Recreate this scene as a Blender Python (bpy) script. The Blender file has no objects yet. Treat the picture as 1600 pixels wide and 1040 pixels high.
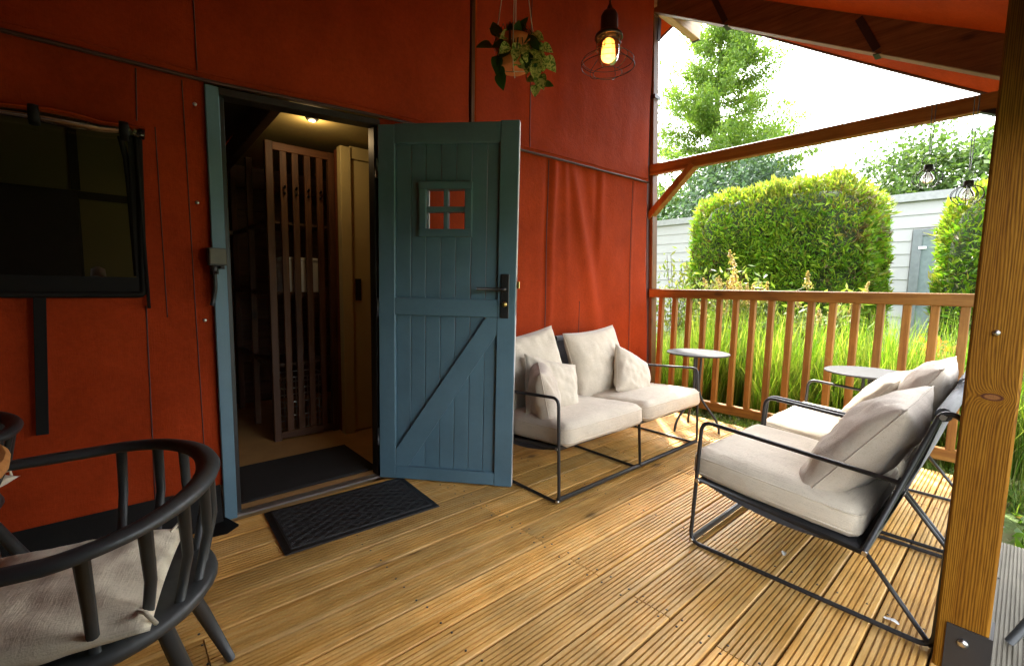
import bpy, math, random
import numpy as np
from mathutils import Matrix, Vector, noise
random.seed(7)
RNG = np.random.default_rng(7)
S = bpy.context.scene
COL = S.collection
R = math.radians
# ------------------------------------------------------------------ camera
cam = bpy.data.cameras.new('camera')
cam_o = bpy.data.objects.new('camera', cam)
COL.objects.link(cam_o)
S.camera = cam_o
cam.sensor_width = 36.0
cam.lens = 715.0 / 1600 * 36
cam.clip_start = 0.02
cam.clip_end = 600
YAW, PITCH, ROLL, CAM_H = R(41.583), R(5.672), R(0.973), 1.10
_f0 = Vector((math.sin(YAW), math.cos(YAW), 0)); _r0 = Vector((math.cos(YAW), -math.sin(YAW), 0)); _u0 = Vector((0, 0, 1))
_f = _f0 * math.cos(PITCH) - _u0 * math.sin(PITCH); _u = _f0 * math.sin(PITCH) + _u0 * math.cos(PITCH)
_r = _r0 * math.cos(ROLL) + _u * math.sin(ROLL); _uu = -_r0 * math.sin(ROLL) + _u * math.cos(ROLL)
M = Matrix((( _r.x, _uu.x, -_f.x, 0), (_r.y, _uu.y, -_f.y, 0), (_r.z, _uu.z, -_f.z, CAM_H), (0, 0, 0, 1)))
cam_o.matrix_world = M
# ------------------------------------------------------------------ world and sun
SUN_EL, SUN_AZ = R(50), R(45)          # azimuth measured from +Y towards +X
w = bpy.data.worlds.new('World'); S.world = w; w.use_nodes = True
nt = w.node_tree; nt.nodes.clear()
sky = nt.nodes.new('ShaderNodeTexSky'); sky.sky_type = 'NISHITA'; sky.sun_disc = False
sky.sun_elevation = SUN_EL; sky.sun_rotation = SUN_AZ; sky.air_density = 1.0; sky.dust_density = 3.0; sky.ozone_density = 1.0
hsv = nt.nodes.new('ShaderNodeHueSaturation'); hsv.inputs['Saturation'].default_value = 0.22
bg = nt.nodes.new('ShaderNodeBackground'); bg.inputs['Strength'].default_value = 0.15
wo = nt.nodes.new('ShaderNodeOutputWorld')
nt.links.new(sky.outputs[0], hsv.inputs['Color']); nt.links.new(hsv.outputs[0], bg.inputs['Color']); nt.links.new(bg.outputs[0], wo.inputs[0])
sun = bpy.data.lights.new('sun', 'SUN'); sun.energy = 2.0; sun.angle = R(2.6); sun.color = (1.0, 0.94, 0.84)
sun_o = bpy.data.objects.new('sun', sun); COL.objects.link(sun_o)
sd = Vector((math.sin(SUN_AZ) * math.cos(SUN_EL), math.cos(SUN_AZ) * math.cos(SUN_EL), math.sin(SUN_EL)))
sun_o.rotation_euler = sd.to_track_quat('Z', 'Y').to_euler()
sun_o.location = sd * 30
S.view_settings.view_transform = 'Standard'; S.view_settings.look = 'None'
S.view_settings.exposure = 3.8; S.view_settings.gamma = 1.0; S.view_settings.use_curve_mapping = False
S.cycles.use_denoising = True
S.cycles.max_bounces = 10; S.cycles.diffuse_bounces = 6; S.cycles.glossy_bounces = 4
S.cycles.transmission_bounces = 6; S.cycles.transparent_max_bounces = 12
S.cycles.sample_clamp_indirect = 8

# ------------------------------------------------------------------ materials
MATS = {}
def new_mat(name):
    m = bpy.data.materials.new(name); m.use_nodes = True
    n = m.node_tree.nodes; n.clear()
    out = n.new('ShaderNodeOutputMaterial'); b = n.new('ShaderNodeBsdfPrincipled')
    m.node_tree.links.new(b.outputs[0], out.inputs[0])
    return m, n, m.node_tree.links, b, out

def coords(n, l, scale=(1, 1, 1), rnd=True):
    tc = n.new('ShaderNodeTexCoord'); mp = n.new('ShaderNodeMapping'); mp.inputs['Scale'].default_value = scale
    l.new(tc.outputs['Object'], mp.inputs['Vector'])
    if rnd:
        oi = n.new('ShaderNodeObjectInfo'); mu = n.new('ShaderNodeMath'); mu.operation = 'MULTIPLY'; mu.inputs[1].default_value = 37.0
        l.new(oi.outputs['Random'], mu.inputs[0]); l.new(mu.outputs[0], mp.inputs['Location'])
    return mp.outputs[0]

def ramp(n, stops):
    r = n.new('ShaderNodeValToRGB'); e = r.color_ramp.elements
    while len(e) < len(stops): e.new(0.5)
    for k, (p, c) in enumerate(stops):
        e[k].position = p; e[k].color = (*c, 1)
    return r

def noise_tex(n, l, vec, scale, detail=4, rough=0.6, dist=0.0):
    t = n.new('ShaderNodeTexNoise'); t.inputs['Scale'].default_value = scale; t.inputs['Detail'].default_value = detail
    t.inputs['Roughness'].default_value = rough; t.inputs['Distortion'].default_value = dist
    if vec is not None: l.new(vec, t.inputs['Vector'])
    return t

def bump(n, l, b, h, strength=0.3, dist=0.01):
    bp = n.new('ShaderNodeBump'); bp.inputs['Strength'].default_value = strength; bp.inputs['Distance'].default_value = dist
    l.new(h, bp.inputs['Height']); l.new(bp.outputs[0], b.inputs['Normal']); return bp

def mix_col(n, l, fac, a, b, mode='MIX'):
    m = n.new('ShaderNodeMix'); m.data_type = 'RGBA'; m.blend_type = mode
    for sock, v in ((m.inputs[0], fac), (m.inputs[6], a), (m.inputs[7], b)):
        if hasattr(v, 'default_value') or hasattr(v, 'is_linked'): l.new(v, sock)
        elif isinstance(v, (int, float)): sock.default_value = v
        else: sock.default_value = (*v, 1)
    return m.outputs[2]

def plain(name, c, rough=0.5, metal=0.0, var=0.15, scale=12, bmp=0.05, spec=0.5):
    m, n, l, b, o = new_mat(name)
    v = coords(n, l)
    t = noise_tex(n, l, v, scale, 5, 0.65)
    r = ramp(n, [(0.3, tuple(x * (1 - var) for x in c)), (0.7, tuple(min(1, x * (1 + var)) for x in c))])
    l.new(t.outputs['Fac'], r.inputs[0]); l.new(r.outputs[0], b.inputs['Base Color'])
    b.inputs['Roughness'].default_value = rough; b.inputs['Metallic'].default_value = metal
    b.inputs['Specular IOR Level'].default_value = spec
    if bmp: bump(n, l, b, t.outputs['Fac'], bmp, 0.01)
    MATS[name] = m; return m

def wood(name, dark, mid, light, axis='X', rough=0.55, knots=True, gscale=1.0, tone=0.18, bmp=0.12, spec=0.4, dirt=0.25):
    m, n, l, b, o = new_mat(name)
    s = {'X': (0.06, 1, 1), 'Y': (1, 0.06, 1), 'Z': (1, 1, 0.06)}[axis]
    v = coords(n, l, s)
    t1 = noise_tex(n, l, v, 26 * gscale, 6, 0.62, 0.6)
    t2 = noise_tex(n, l, v, 110 * gscale, 3, 0.6, 0.0)
    add = n.new('ShaderNodeMath'); add.operation = 'MULTIPLY_ADD'; add.inputs[1].default_value = 0.35
    l.new(t2.outputs['Fac'], add.inputs[0]); l.new(t1.outputs['Fac'], add.inputs[2])
    r = ramp(n, [(0.42, dark), (0.62, mid), (0.85, light)])
    l.new(add.outputs[0], r.inputs[0]); c = r.outputs[0]
    if knots:
        s2 = {'X': (0.42, 1, 1), 'Y': (1, 0.42, 1), 'Z': (1, 1, 0.42)}[axis]
        v2 = coords(n, l, s2)
        vo = n.new('ShaderNodeTexVoronoi'); vo.inputs['Scale'].default_value = 4.6; l.new(v2, vo.inputs['Vector'])
        kr = ramp(n, [(0.05, (1, 1, 1)), (0.085, (0.35, 0.35, 0.35)), (0.15, (0, 0, 0))])
        l.new(vo.outputs['Distance'], kr.inputs[0])
        km = n.new('ShaderNodeMath'); km.operation = 'MULTIPLY'; km.inputs[1].default_value = 0.75
        l.new(kr.outputs[0], km.inputs[0])
        c = mix_col(n, l, km.outputs[0], c, tuple(x * 0.32 for x in dark))
    # per piece tone, broad blotches
    oi = n.new('ShaderNodeObjectInfo')
    tr = ramp(n, [(0.0, (1 - tone,) * 3), (1.0, (1 + tone * 0.6, 1 + tone * 0.5, 1 + tone * 0.35))])
    l.new(oi.outputs['Random'], tr.inputs[0])
    c = mix_col(n, l, 1.0, c, tr.outputs[0], 'MULTIPLY')
    v3 = coords(n, l, (1, 1, 1))
    t3 = noise_tex(n, l, v3, 3.2, 5, 0.7)
    br = ramp(n, [(0.35, (1 - dirt,) * 3), (0.65, (1, 1, 1))]); l.new(t3.outputs['Fac'], br.inputs[0])
    c = mix_col(n, l, 1.0, c, br.outputs[0], 'MULTIPLY')
    l.new(c, b.inputs['Base Color']); b.inputs['Roughness'].default_value = rough; b.inputs['Specular IOR Level'].default_value = spec
    bump(n, l, b, add.outputs[0], bmp, 0.004)
    MATS[name] = m; return m

def canvas(name, c, trans=0.0, weave=260.0):
    m, n, l, b, o = new_mat(name)
    v = coords(n, l, (1, 1, 1), False)
    t = noise_tex(n, l, v, 2.2, 6, 0.65); t2 = noise_tex(n, l, v, 60, 3, 0.6)
    r = ramp(n, [(0.3, tuple(x * 0.80 for x in c)), (0.7, tuple(x * 1.15 for x in c))])
    l.new(t.outputs['Fac'], r.inputs[0])
    r2 = ramp(n, [(0.3, (0.9, 0.9, 0.9)), (0.7, (1.05, 1.05, 1.05))]); l.new(t2.outputs['Fac'], r2.inputs[0])
    c2 = mix_col(n, l, 1.0, r.outputs[0], r2.outputs[0], 'MULTIPLY')
    st = noise_tex(n, l, coords(n, l, (1, 1, .6), False), 3.2, 8, .72, .4); sr = ramp(n, [(.36, (.90, .87, .85)), (.52, (1, 1, 1)), (.72, (1.05, 1.12, 1.15))]); l.new(st.outputs['Fac'], sr.inputs[0])
    c2 = mix_col(n, l, 1.0, c2, sr.outputs[0], 'MULTIPLY')
    l.new(c2, b.inputs['Base Color']); b.inputs['Roughness'].default_value = 0.75; b.inputs['Specular IOR Level'].default_value = 0.06
    b.inputs['Sheen Weight'].default_value = 0.0
    # thread and crinkle relief
    va = coords(n, l, (1, 1, .10), False); vb = coords(n, l, (.10, 1, 1), False)
    w1 = noise_tex(n, l, va, 240, 3, .6); w2 = noise_tex(n, l, vb, 300, 2, .5)
    ad = n.new('ShaderNodeMath'); l.new(w1.outputs['Fac'], ad.inputs[0]); l.new(w2.outputs['Fac'], ad.inputs[1])
    t3 = noise_tex(n, l, v, 9, 6, 0.7, 0.8)
    ma = n.new('ShaderNodeMath'); ma.operation = 'MULTIPLY_ADD'; ma.inputs[1].default_value = 4.0
    l.new(t3.outputs['Fac'], ma.inputs[0]); l.new(ad.outputs[0], ma.inputs[2])
    bump(n, l, b, ma.outputs[0], 0.4, 0.0025)
    if trans:
        tr = n.new('ShaderNodeBsdfTranslucent'); l.new(c2, tr.inputs[0])
        mx = n.new('ShaderNodeMixShader'); mx.inputs[0].default_value = trans
        l.new(b.outputs[0], mx.inputs[1]); l.new(tr.outputs[0], mx.inputs[2]); l.new(mx.outputs[0], o.inputs[0])
    MATS[name] = m; return m

def fabric(name, c, var=0.08, weave=900.0, bmp=0.25, rough=0.85):
    m, n, l, b, o = new_mat(name)
    v = coords(n, l, (1, 1, 1), True)
    t = noise_tex(n, l, v, 6, 5, 0.65)
    vs = coords(n, l, (1, 0.05, 1), True); vs2 = coords(n, l, (0.05, 1, 1), True)
    s1 = noise_tex(n, l, vs, 330, 2, 0.5); s2 = noise_tex(n, l, vs2, 330, 2, 0.5)
    sm = n.new('ShaderNodeMath'); l.new(s1.outputs['Fac'], sm.inputs[0]); l.new(s2.outputs['Fac'], sm.inputs[1])
    r = ramp(n, [(0.3, tuple(x * (1 - var) for x in c)), (0.7, tuple(min(1, x * (1 + var)) for x in c))])
    l.new(t.outputs['Fac'], r.inputs[0])
    r2 = ramp(n, [(0.75, (0.86, 0.85, 0.84)), (1.25 / 1.3, (1.06, 1.06, 1.06))])
    l.new(sm.outputs[0], r2.inputs[0])
    c2 = mix_col(n, l, 0.8, r.outputs[0], r2.outputs[0], 'MULTIPLY')
    l.new(c2, b.inputs['Base Color']); b.inputs['Roughness'].default_value = rough; b.inputs['Specular IOR Level'].default_value = 0.2
    b.inputs['Sheen Weight'].default_value = 0.15
    t2 = noise_tex(n, l, v, 18, 4, 0.6, 0.6)
    ma = n.new('ShaderNodeMath'); ma.operation = 'MULTIPLY_ADD'; ma.inputs[1].default_value = 4.0
    l.new(t2.outputs['Fac'], ma.inputs[0]); l.new(sm.outputs[0], ma.inputs[2])
    bump(n, l, b, ma.outputs[0], bmp, 0.002)
    MATS[name] = m; return m

def leaf(name, cols, trans=0.35, rough=0.5, zr=None):
    m, n, l, b, o = new_mat(name)
    g = n.new('ShaderNodeNewGeometry')
    r = ramp(n, [(k / max(1, len(cols) - 1), c) for k, c in enumerate(cols)])
    l.new(g.outputs['Random Per Island'], r.inputs[0])
    v = coords(n, l, (1, 1, 1), False); t = noise_tex(n, l, v, 1.3, 3, 0.6)
    r2 = ramp(n, [(0.3, (0.72, 0.75, 0.7)), (0.7, (1.2, 1.18, 1.1))]); l.new(t.outputs['Fac'], r2.inputs[0])
    c = mix_col(n, l, 1.0, r.outputs[0], r2.outputs[0], 'MULTIPLY')
    l.new(c, b.inputs['Base Color']); b.inputs['Roughness'].default_value = rough; b.inputs['Specular IOR Level'].default_value = 0.3
    tr = n.new('ShaderNodeBsdfTranslucent')
    c3 = mix_col(n, l, 1.0, c, (1.25, 1.3, 0.55), 'MULTIPLY'); l.new(c3, tr.inputs[0])
    mx = n.new('ShaderNodeMixShader'); mx.inputs[0].default_value = trans
    l.new(b.outputs[0], mx.inputs[1]); l.new(tr.outputs[0], mx.inputs[2]); l.new(mx.outputs[0], o.inputs[0])
    MATS[name] = m; return m

def glassy(name, tint=(1, 1, 1), refl=0.12, rough=0.02, milk=0.0, milk_c=(.9, .9, .9)):
    m, n, l, b, o = new_mat(name); n.remove(b)
    t = n.new('ShaderNodeBsdfTransparent'); t.inputs[0].default_value = (*tint, 1)
    g = n.new('ShaderNodeBsdfGlossy'); g.inputs['Roughness'].default_value = rough
    f = n.new('ShaderNodeFresnel'); f.inputs[0].default_value = 1.45
    ad = n.new('ShaderNodeMath'); ad.operation = 'ADD'; ad.inputs[1].default_value = refl; ad.use_clamp = True
    l.new(f.outputs[0], ad.inputs[0])
    if milk:
        tl = n.new('ShaderNodeBsdfTranslucent'); tl.inputs[0].default_value = (*milk_c, 1); df = n.new('ShaderNodeBsdfDiffuse'); df.inputs[0].default_value = (*milk_c, 1)
        m1 = n.new('ShaderNodeMixShader'); m1.inputs[0].default_value = .5; l.new(tl.outputs[0], m1.inputs[1]); l.new(df.outputs[0], m1.inputs[2])
        m2 = n.new('ShaderNodeMixShader'); m2.inputs[0].default_value = milk; l.new(t.outputs[0], m2.inputs[1]); l.new(m1.outputs[0], m2.inputs[2]); t = m2
    mx = n.new('ShaderNodeMixShader'); l.new(ad.outputs[0], mx.inputs[0]); l.new(t.outputs[0], mx.inputs[1]); l.new(g.outputs[0], mx.inputs[2])
    l.new(mx.outputs[0], o.inputs[0]); MATS[name] = m; return m

def emit(name, c, s):
    m, n, l, b, o = new_mat(name); b.inputs['Base Color'].default_value = (*c, 1)
    b.inputs['Emission Color'].default_value = (*c, 1); b.inputs['Emission Strength'].default_value = s
    MATS[name] = m; return m

def painted(name, c, rough=.42, wear=.25):
    m, n, l, b, o = new_mat(name)
    v = coords(n, l, (1, 1, .06)); v2 = coords(n, l, (1, 1, 1))
    t = noise_tex(n, l, v, 55, 4, .6); t2 = noise_tex(n, l, v2, 4, 6, .7); t3 = noise_tex(n, l, v2, 46, 4, .7)
    r = ramp(n, [(.3, tuple(x * .86 for x in c)), (.7, tuple(x * 1.12 for x in c))]); l.new(t2.outputs['Fac'], r.inputs[0])
    r2 = ramp(n, [(.70, (0, 0, 0)), (.78, (wear, wear, wear))]); l.new(t3.outputs['Fac'], r2.inputs[0])
    c2 = mix_col(n, l, r2.outputs[0], r.outputs[0], tuple(min(1, x * .5 + .02) for x in c))
    l.new(c2, b.inputs['Base Color'])
    rr = ramp(n, [(.3, (rough * .8,) * 3), (.7, (min(1, rough * 1.3),) * 3)]); l.new(t2.outputs['Fac'], rr.inputs[0]); l.new(rr.outputs[0], b.inputs['Roughness'])
    bump(n, l, b, t.outputs['Fac'], .22, .003); MATS[name] = m; return m
deck_w = wood('deck_wood', (0.46, 0.22, 0.035), (0.73, 0.40, 0.100), (0.83, 0.535, 0.195), 'X', 0.52, tone=0.26, dirt=0.35, spec=0.35)
grey_w = wood('grey_deck_wood', (0.10, 0.088, 0.062), (0.155, 0.138, 0.10), (0.21, 0.19, 0.145), 'X', 0.7, tone=0.15)
rail_wX = wood('rail_wood_x', (0.145, 0.052, 0.007), (0.25, 0.10, 0.015), (0.34, 0.16, 0.032), 'X', 0.5)
rail_wY = wood('rail_wood_y', (0.145, 0.052, 0.007), (0.25, 0.10, 0.015), (0.34, 0.16, 0.032), 'Y', 0.5)
rail_wZ = wood('rail_wood_z', (0.145, 0.052, 0.007), (0.25, 0.10, 0.015), (0.34, 0.16, 0.032), 'Z', 0.5)
rafter_wY = wood('rafter_wood', (0.085, 0.034, 0.011), (0.15, 0.062, 0.02), (0.22, 0.10, 0.038), 'Y', 0.55)
post_wZ = wood('post_wood', (0.25, 0.115, 0.022), (0.36, 0.185, 0.042), (0.47, 0.27, 0.075), 'Z', 0.5, gscale=1.3, tone=0.05, knots=False)
def post_mat():
    m, n, l, b, o = new_mat('knotty_post_wood')
    tc = n.new('ShaderNodeTexCoord')
    kd = n.new('ShaderNodeMapping'); kd.inputs['Location'].default_value = (0, -.047 / .021, -.824 / .0095); kd.inputs['Scale'].default_value = (0, 1 / .021, 1 / .0095)
    l.new(tc.outputs['Object'], kd.inputs['Vector'])
    ln = n.new('ShaderNodeVectorMath'); ln.operation = 'LENGTH'; l.new(kd.outputs[0], ln.inputs[0])
    fall = n.new('ShaderNodeMath'); fall.operation = 'DIVIDE'; fall.inputs[0].default_value = .9; l.new(ln.outputs['Value'], fall.inputs[1])
    cl = n.new('ShaderNodeMath'); cl.operation = 'MINIMUM'; cl.inputs[1].default_value = 1.0; l.new(fall.outputs[0], cl.inputs[0])
    mp = n.new('ShaderNodeMapping'); mp.inputs['Scale'].default_value = (1, 1, .05); l.new(tc.outputs['Object'], mp.inputs['Vector'])
    sep = n.new('ShaderNodeSeparateXYZ'); l.new(mp.outputs[0], sep.inputs[0])
    ds = noise_tex(n, l, mp.outputs[0], 18, 3, .5)
    # growth rings: distance from a heart off the face, bent by noise and by the knot
    w_ = n.new('ShaderNodeMath'); w_.operation = 'MULTIPLY_ADD'; w_.inputs[1].default_value = .035; l.new(ds.outputs['Fac'], w_.inputs[0])
    hx = n.new('ShaderNodeMath'); hx.operation = 'MULTIPLY_ADD'; hx.inputs[1].default_value = .8; l.new(sep.outputs['X'], hx.inputs[0]); l.new(sep.outputs['Y'], hx.inputs[2])
    l.new(hx.outputs[0], w_.inputs[2])
    kb = n.new('ShaderNodeMath'); kb.operation = 'MULTIPLY_ADD'; kb.inputs[1].default_value = .03; l.new(cl.outputs[0], kb.inputs[0]); l.new(w_.outputs[0], kb.inputs[2])
    fr_ = n.new('ShaderNodeMath'); fr_.operation = 'MULTIPLY'; fr_.inputs[1].default_value = 1150.0; l.new(kb.outputs[0], fr_.inputs[0])
    sn = n.new('ShaderNodeMath'); sn.operation = 'SINE'; l.new(fr_.outputs[0], sn.inputs[0])
    fine = noise_tex(n, l, mp.outputs[0], 260, 3, .6)
    sm_ = n.new('ShaderNodeMath'); sm_.operation = 'MULTIPLY_ADD'; sm_.inputs[1].default_value = .22; l.new(sn.outputs[0], sm_.inputs[0]); l.new(fine.outputs['Fac'], sm_.inputs[2])
    r = ramp(n, [(.25, (.10, .038, .002)), (.5, (.18, .076, .004)), (.8, (.25, .115, .010))]); l.new(sm_.outputs[0], r.inputs[0])
    bl = noise_tex(n, l, mp.outputs[0], 9, 4, .6); br_ = ramp(n, [(.35, (.72, .62, .5)), (.6, (1, 1, 1))]); l.new(bl.outputs['Fac'], br_.inputs[0])
    c = mix_col(n, l, 1.0, r.outputs[0], br_.outputs[0], 'MULTIPLY')
    kr = ramp(n, [(.0, (.15, .06, .018)), (.55, (.17, .065, .018)), (.78, (.045, .012, .005)), (1.0, (.09, .03, .01))]); kn = n.new('ShaderNodeMath'); kn.operation = 'MULTIPLY'; kn.inputs[1].default_value = .9
    l.new(ln.outputs['Value'], kn.inputs[0]); l.new(kn.outputs[0], kr.inputs[0])
    km = ramp(n, [(.93, (1, 1, 1)), (1.0, (0, 0, 0))]); l.new(kn.outputs[0], km.inputs[0])
    c = mix_col(n, l, km.outputs[0], c, kr.outputs[0])
    l.new(c, b.inputs['Base Color']); b.inputs['Roughness'].default_value = .6; b.inputs['Specular IOR Level'].default_value = .12
    bump(n, l, b, sm_.outputs[0], .15, .003); return m
post_wZ = post_mat()
corner_wZ = wood('corner_post_wood', (0.075, 0.030, 0.006), (0.13, 0.056, 0.012), (0.18, 0.085, 0.02), 'Z', 0.55)
pale_wX = wood('pale_ridge_wood', (0.34, 0.2, 0.08), (0.46, 0.29, 0.13), (0.56, 0.38, 0.2), 'X', 0.55)
slat_wZ = wood('slat_wood_z', (0.055, 0.019, 0.006), (0.10, 0.037, 0.012), (0.15, 0.06, 0.022), 'Z', 0.55)
slat_wX = wood('slat_wood_x', (0.055, 0.019, 0.006), (0.10, 0.037, 0.012), (0.15, 0.06, 0.022), 'X', 0.55)
dark_wX = wood('dark_board_wood', (0.05, 0.022, 0.010), (0.09, 0.042, 0.018), (0.13, 0.065, 0.03), 'X', 0.6)
table_w = wood('table_wood', (0.33, 0.13, 0.035), (0.45, 0.2, 0.06), (0.55, 0.27, 0.09), 'X', 0.4)
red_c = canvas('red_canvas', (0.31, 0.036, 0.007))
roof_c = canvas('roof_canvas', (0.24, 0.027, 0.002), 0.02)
lining_c = canvas('lining_canvas', (0.30, 0.25, 0.14))
blocker_c = canvas('dark_light_blocker', (0.05, 0.045, 0.035))  # dark cloth for the added light-blocking screens out of view
black_c = plain('black_webbing', (0.006, 0.0055, 0.005), 0.7, spec=.2)
seam_c = plain('seam_tape', (0.055, 0.018, 0.014), 0.6)
door_p = painted('door_paint', (0.100, 0.190, 0.248), 0.42)
door_edge = plain('door_edge', (0.55, 0.53, 0.50), 0.6)
black_m = plain('black_metal', (0.016, 0.016, 0.017), 0.42, 0.0, spec=0.5, bmp=0.0)
dgrey_m = plain('dark_grey_metal', (0.018, 0.018, 0.019), 0.42, 0.0, bmp=0.0)
steel_m = plain('steel', (0.55, 0.54, 0.52), 0.3, 1.0, bmp=0.0)
brass_m = plain('brass', (0.62, 0.46, 0.16), 0.3, 1.0, bmp=0.0)
alu_m = plain('aluminium', (0.5, 0.48, 0.44), 0.35, 0.8, bmp=0.0)
sling_f = fabric('sling_fabric', (0.075, 0.075, 0.08), weave=700, bmp=0.35, rough=0.7)
beige_f = fabric('beige_cushion_fabric', (0.55, 0.485, 0.385), bmp=.45)
cream_f = fabric('cream_cushion_fabric', (0.60, 0.53, 0.40), bmp=.4)
taupe_f = fabric('taupe_cushion_fabric', (0.46, 0.395, 0.32), bmp=.45)
tag_f = plain('tag_fabric', (0.75, 0.75, 0.72), 0.8, bmp=0)
rubber_m = plain('black_rubber', (0.014, 0.014, 0.015), 0.5, var=0.3, scale=60, bmp=0.2)
mat_m = plain('dark_mat_pile', (0.020, 0.017, 0.015), 0.95, var=0.5, scale=250, bmp=0.8)
chair_p = painted('dark_chair_paint', (0.026, 0.029, 0.030), 0.45, .35)
ttop_m = plain('grey_tabletop', (0.045, 0.045, 0.046), 0.6, var=0.1, scale=30, bmp=0.04, spec=0.1)
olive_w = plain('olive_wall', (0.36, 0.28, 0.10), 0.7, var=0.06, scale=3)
yellow_p = plain('cream_paint', (0.55, 0.46, 0.21), 0.6, var=0.05, scale=3)
redpost_p = plain('red_brown_post', (0.20, 0.055, 0.02), 0.6)
floor_m = plain('indoor_floor', (0.50, 0.30, 0.12), 0.5, var=0.12, scale=6)
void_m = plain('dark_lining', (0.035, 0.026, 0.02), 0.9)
white_m = plain('white_box', (0.62, 0.60, 0.55), 0.6, var=0.03)
glass_m = glassy('clear_glass', (0.93, 0.95, 0.94), 0.03)
vinyl_m = glassy('window_vinyl', (0.55, 0.55, 0.52), 0.06, 0.06)
roll_m = glassy('rolled_vinyl', (0.5, 0.48, 0.35), 0.38, 0.10)
bulbglass_m = glassy('bulb_glass', (0.9, 0.92, 0.93), 0.10, milk=.45)
lampglass_m = glassy('lamp_glass', (0.95, 0.82, 0.68), 0.05, 0.08, .68, (.9, .8, .66))
filament_m = emit('lit_bulb', (1.0, 0.34, 0.045), 1.3)
spot_m = emit('lit_spot', (1.0, 0.72, 0.42), 1.5)
terra_m = plain('terracotta', (0.62, 0.20, 0.05), 0.7, var=0.12, scale=10)
rope_m = plain('rope', (0.55, 0.46, 0.34), 0.9, bmp=0.3, scale=200)
soil_m = plain('soil', (0.03, 0.02, 0.013), 0.95, scale=60, bmp=0.6)
bark_m = plain('bark', (0.10, 0.065, 0.04), 0.9, var=0.35, scale=9, bmp=0.6)
clad_m = plain('white_cladding', (0.27, 0.27, 0.265), 0.55, var=0.04, scale=4)
trim_m = plain('grey_trim', (0.22, 0.225, 0.225), 0.5)
shed_door_m = plain('shed_door_grey', (0.11, 0.125, 0.13), 0.5)
pane_m = plain('shed_pane', (0.13, 0.16, 0.165), 0.15)
hinge_m = plain('hinge', (0.6, 0.6, 0.6), 0.4)
hedge_l = leaf('hedge_leaf', [(0.04, 0.115, 0.007), (0.105, 0.24, 0.014), (0.18, 0.32, 0.022), (0.27, 0.36, 0.034)], 0.35)
hedge_t = leaf('hedge_tip_leaf', [(0.10, 0.18, 0.014), (0.17, 0.22, 0.022), (0.24, 0.22, 0.05)], 0.4)
hedge_b = leaf('hedge_brown_leaf', [(0.07, 0.06, 0.02), (0.13, 0.09, 0.04), (0.09, 0.11, 0.02)], 0.2)
larch_l = leaf('conifer_leaf', [(0.065, 0.135, 0.016), (0.115, 0.195, 0.028), (0.17, 0.24, 0.045)], 0.5)
tree_l = leaf('tree_leaf', [(0.04, 0.085, 0.02), (0.065, 0.115, 0.03), (0.095, 0.145, 0.045)], 0.35)
blue_l = leaf('bluish_tree_leaf', [(0.03, 0.065, 0.035), (0.05, 0.09, 0.05), (0.07, 0.12, 0.065)], 0.3)
grass_l = leaf('tall_grass_blade', [(0.05, 0.125, 0.009), (0.105, 0.195, 0.018), (0.165, 0.225, 0.03), (0.27, 0.27, 0.10)], 0.45)
cover_l = leaf('ground_cover_leaf', [(0.05, 0.11, 0.015), (0.09, 0.17, 0.025), (0.14, 0.2, 0.04), (0.16, 0.13, 0.06)], 0.35)
bud_l = leaf('bush_leaf', [(0.10, 0.155, 0.03), (0.15, 0.19, 0.05), (0.22, 0.23, 0.09)], 0.4)
plume_l = leaf('faded_plume', [(0.40, 0.30, 0.14), (0.48, 0.37, 0.19), (0.34, 0.25, 0.12)], 0.3)
pot_dark = leaf('dark_pothos_leaf', [(0.018, 0.05, 0.012), (0.03, 0.075, 0.018)], 0.15, 0.35)
red_f = leaf('red_flower', [(0.6, 0.12, 0.04), (0.65, 0.2, 0.08)], 0.3)

def pothos_mat():
    m, n, l, b, o = new_mat('variegated_pothos_leaf')
    v = coords(n, l, (1, 1, 1), True)
    w1 = noise_tex(n, l, v, 4.5, 3, .6, 1.2)
    r = ramp(n, [(0.36, (0.05, 0.14, 0.018)), (0.46, (0.16, 0.28, 0.04)), (0.54, (0.62, 0.62, 0.20))])
    l.new(w1.outputs['Fac'], r.inputs[0]); l.new(r.outputs[0], b.inputs['Base Color']); b.inputs['Roughness'].default_value = 0.35
    MATS['pothos'] = m; return m
pothos_l = pothos_mat()

def ground_mat():
    m, n, l, b, o = new_mat('lawn_ground')
    v = coords(n, l, (1, 1, 1), False)
    t = noise_tex(n, l, v, 1.6, 8, 0.7); t2 = noise_tex(n, l, v, 40, 4, 0.7)
    r = ramp(n, [(0.3, (0.045, 0.075, 0.015)), (0.55, (0.075, 0.12, 0.022)), (0.75, (0.14, 0.12, 0.05))])
    ad = n.new('ShaderNodeMath'); ad.operation = 'MULTIPLY_ADD'; ad.inputs[1].default_value = 0.35; l.new(t2.outputs['Fac'], ad.inputs[0]); l.new(t.outputs['Fac'], ad.inputs[2])
    sb = n.new('ShaderNodeMath'); sb.operation = 'SUBTRACT'; sb.inputs[1].default_value = 0.17; l.new(ad.outputs[0], sb.inputs[0])
    l.new(sb.outputs[0], r.inputs[0]); l.new(r.outputs[0], b.inputs['Base Color']); b.inputs['Roughness'].default_value = 0.9
    bump(n, l, b, t2.outputs['Fac'], 0.6, 0.03); return m
ground_m = ground_mat()
gravel_m = plain('gravel', (0.42, 0.38, 0.32), 0.9, var=0.3, scale=90, bmp=0.6)

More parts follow.
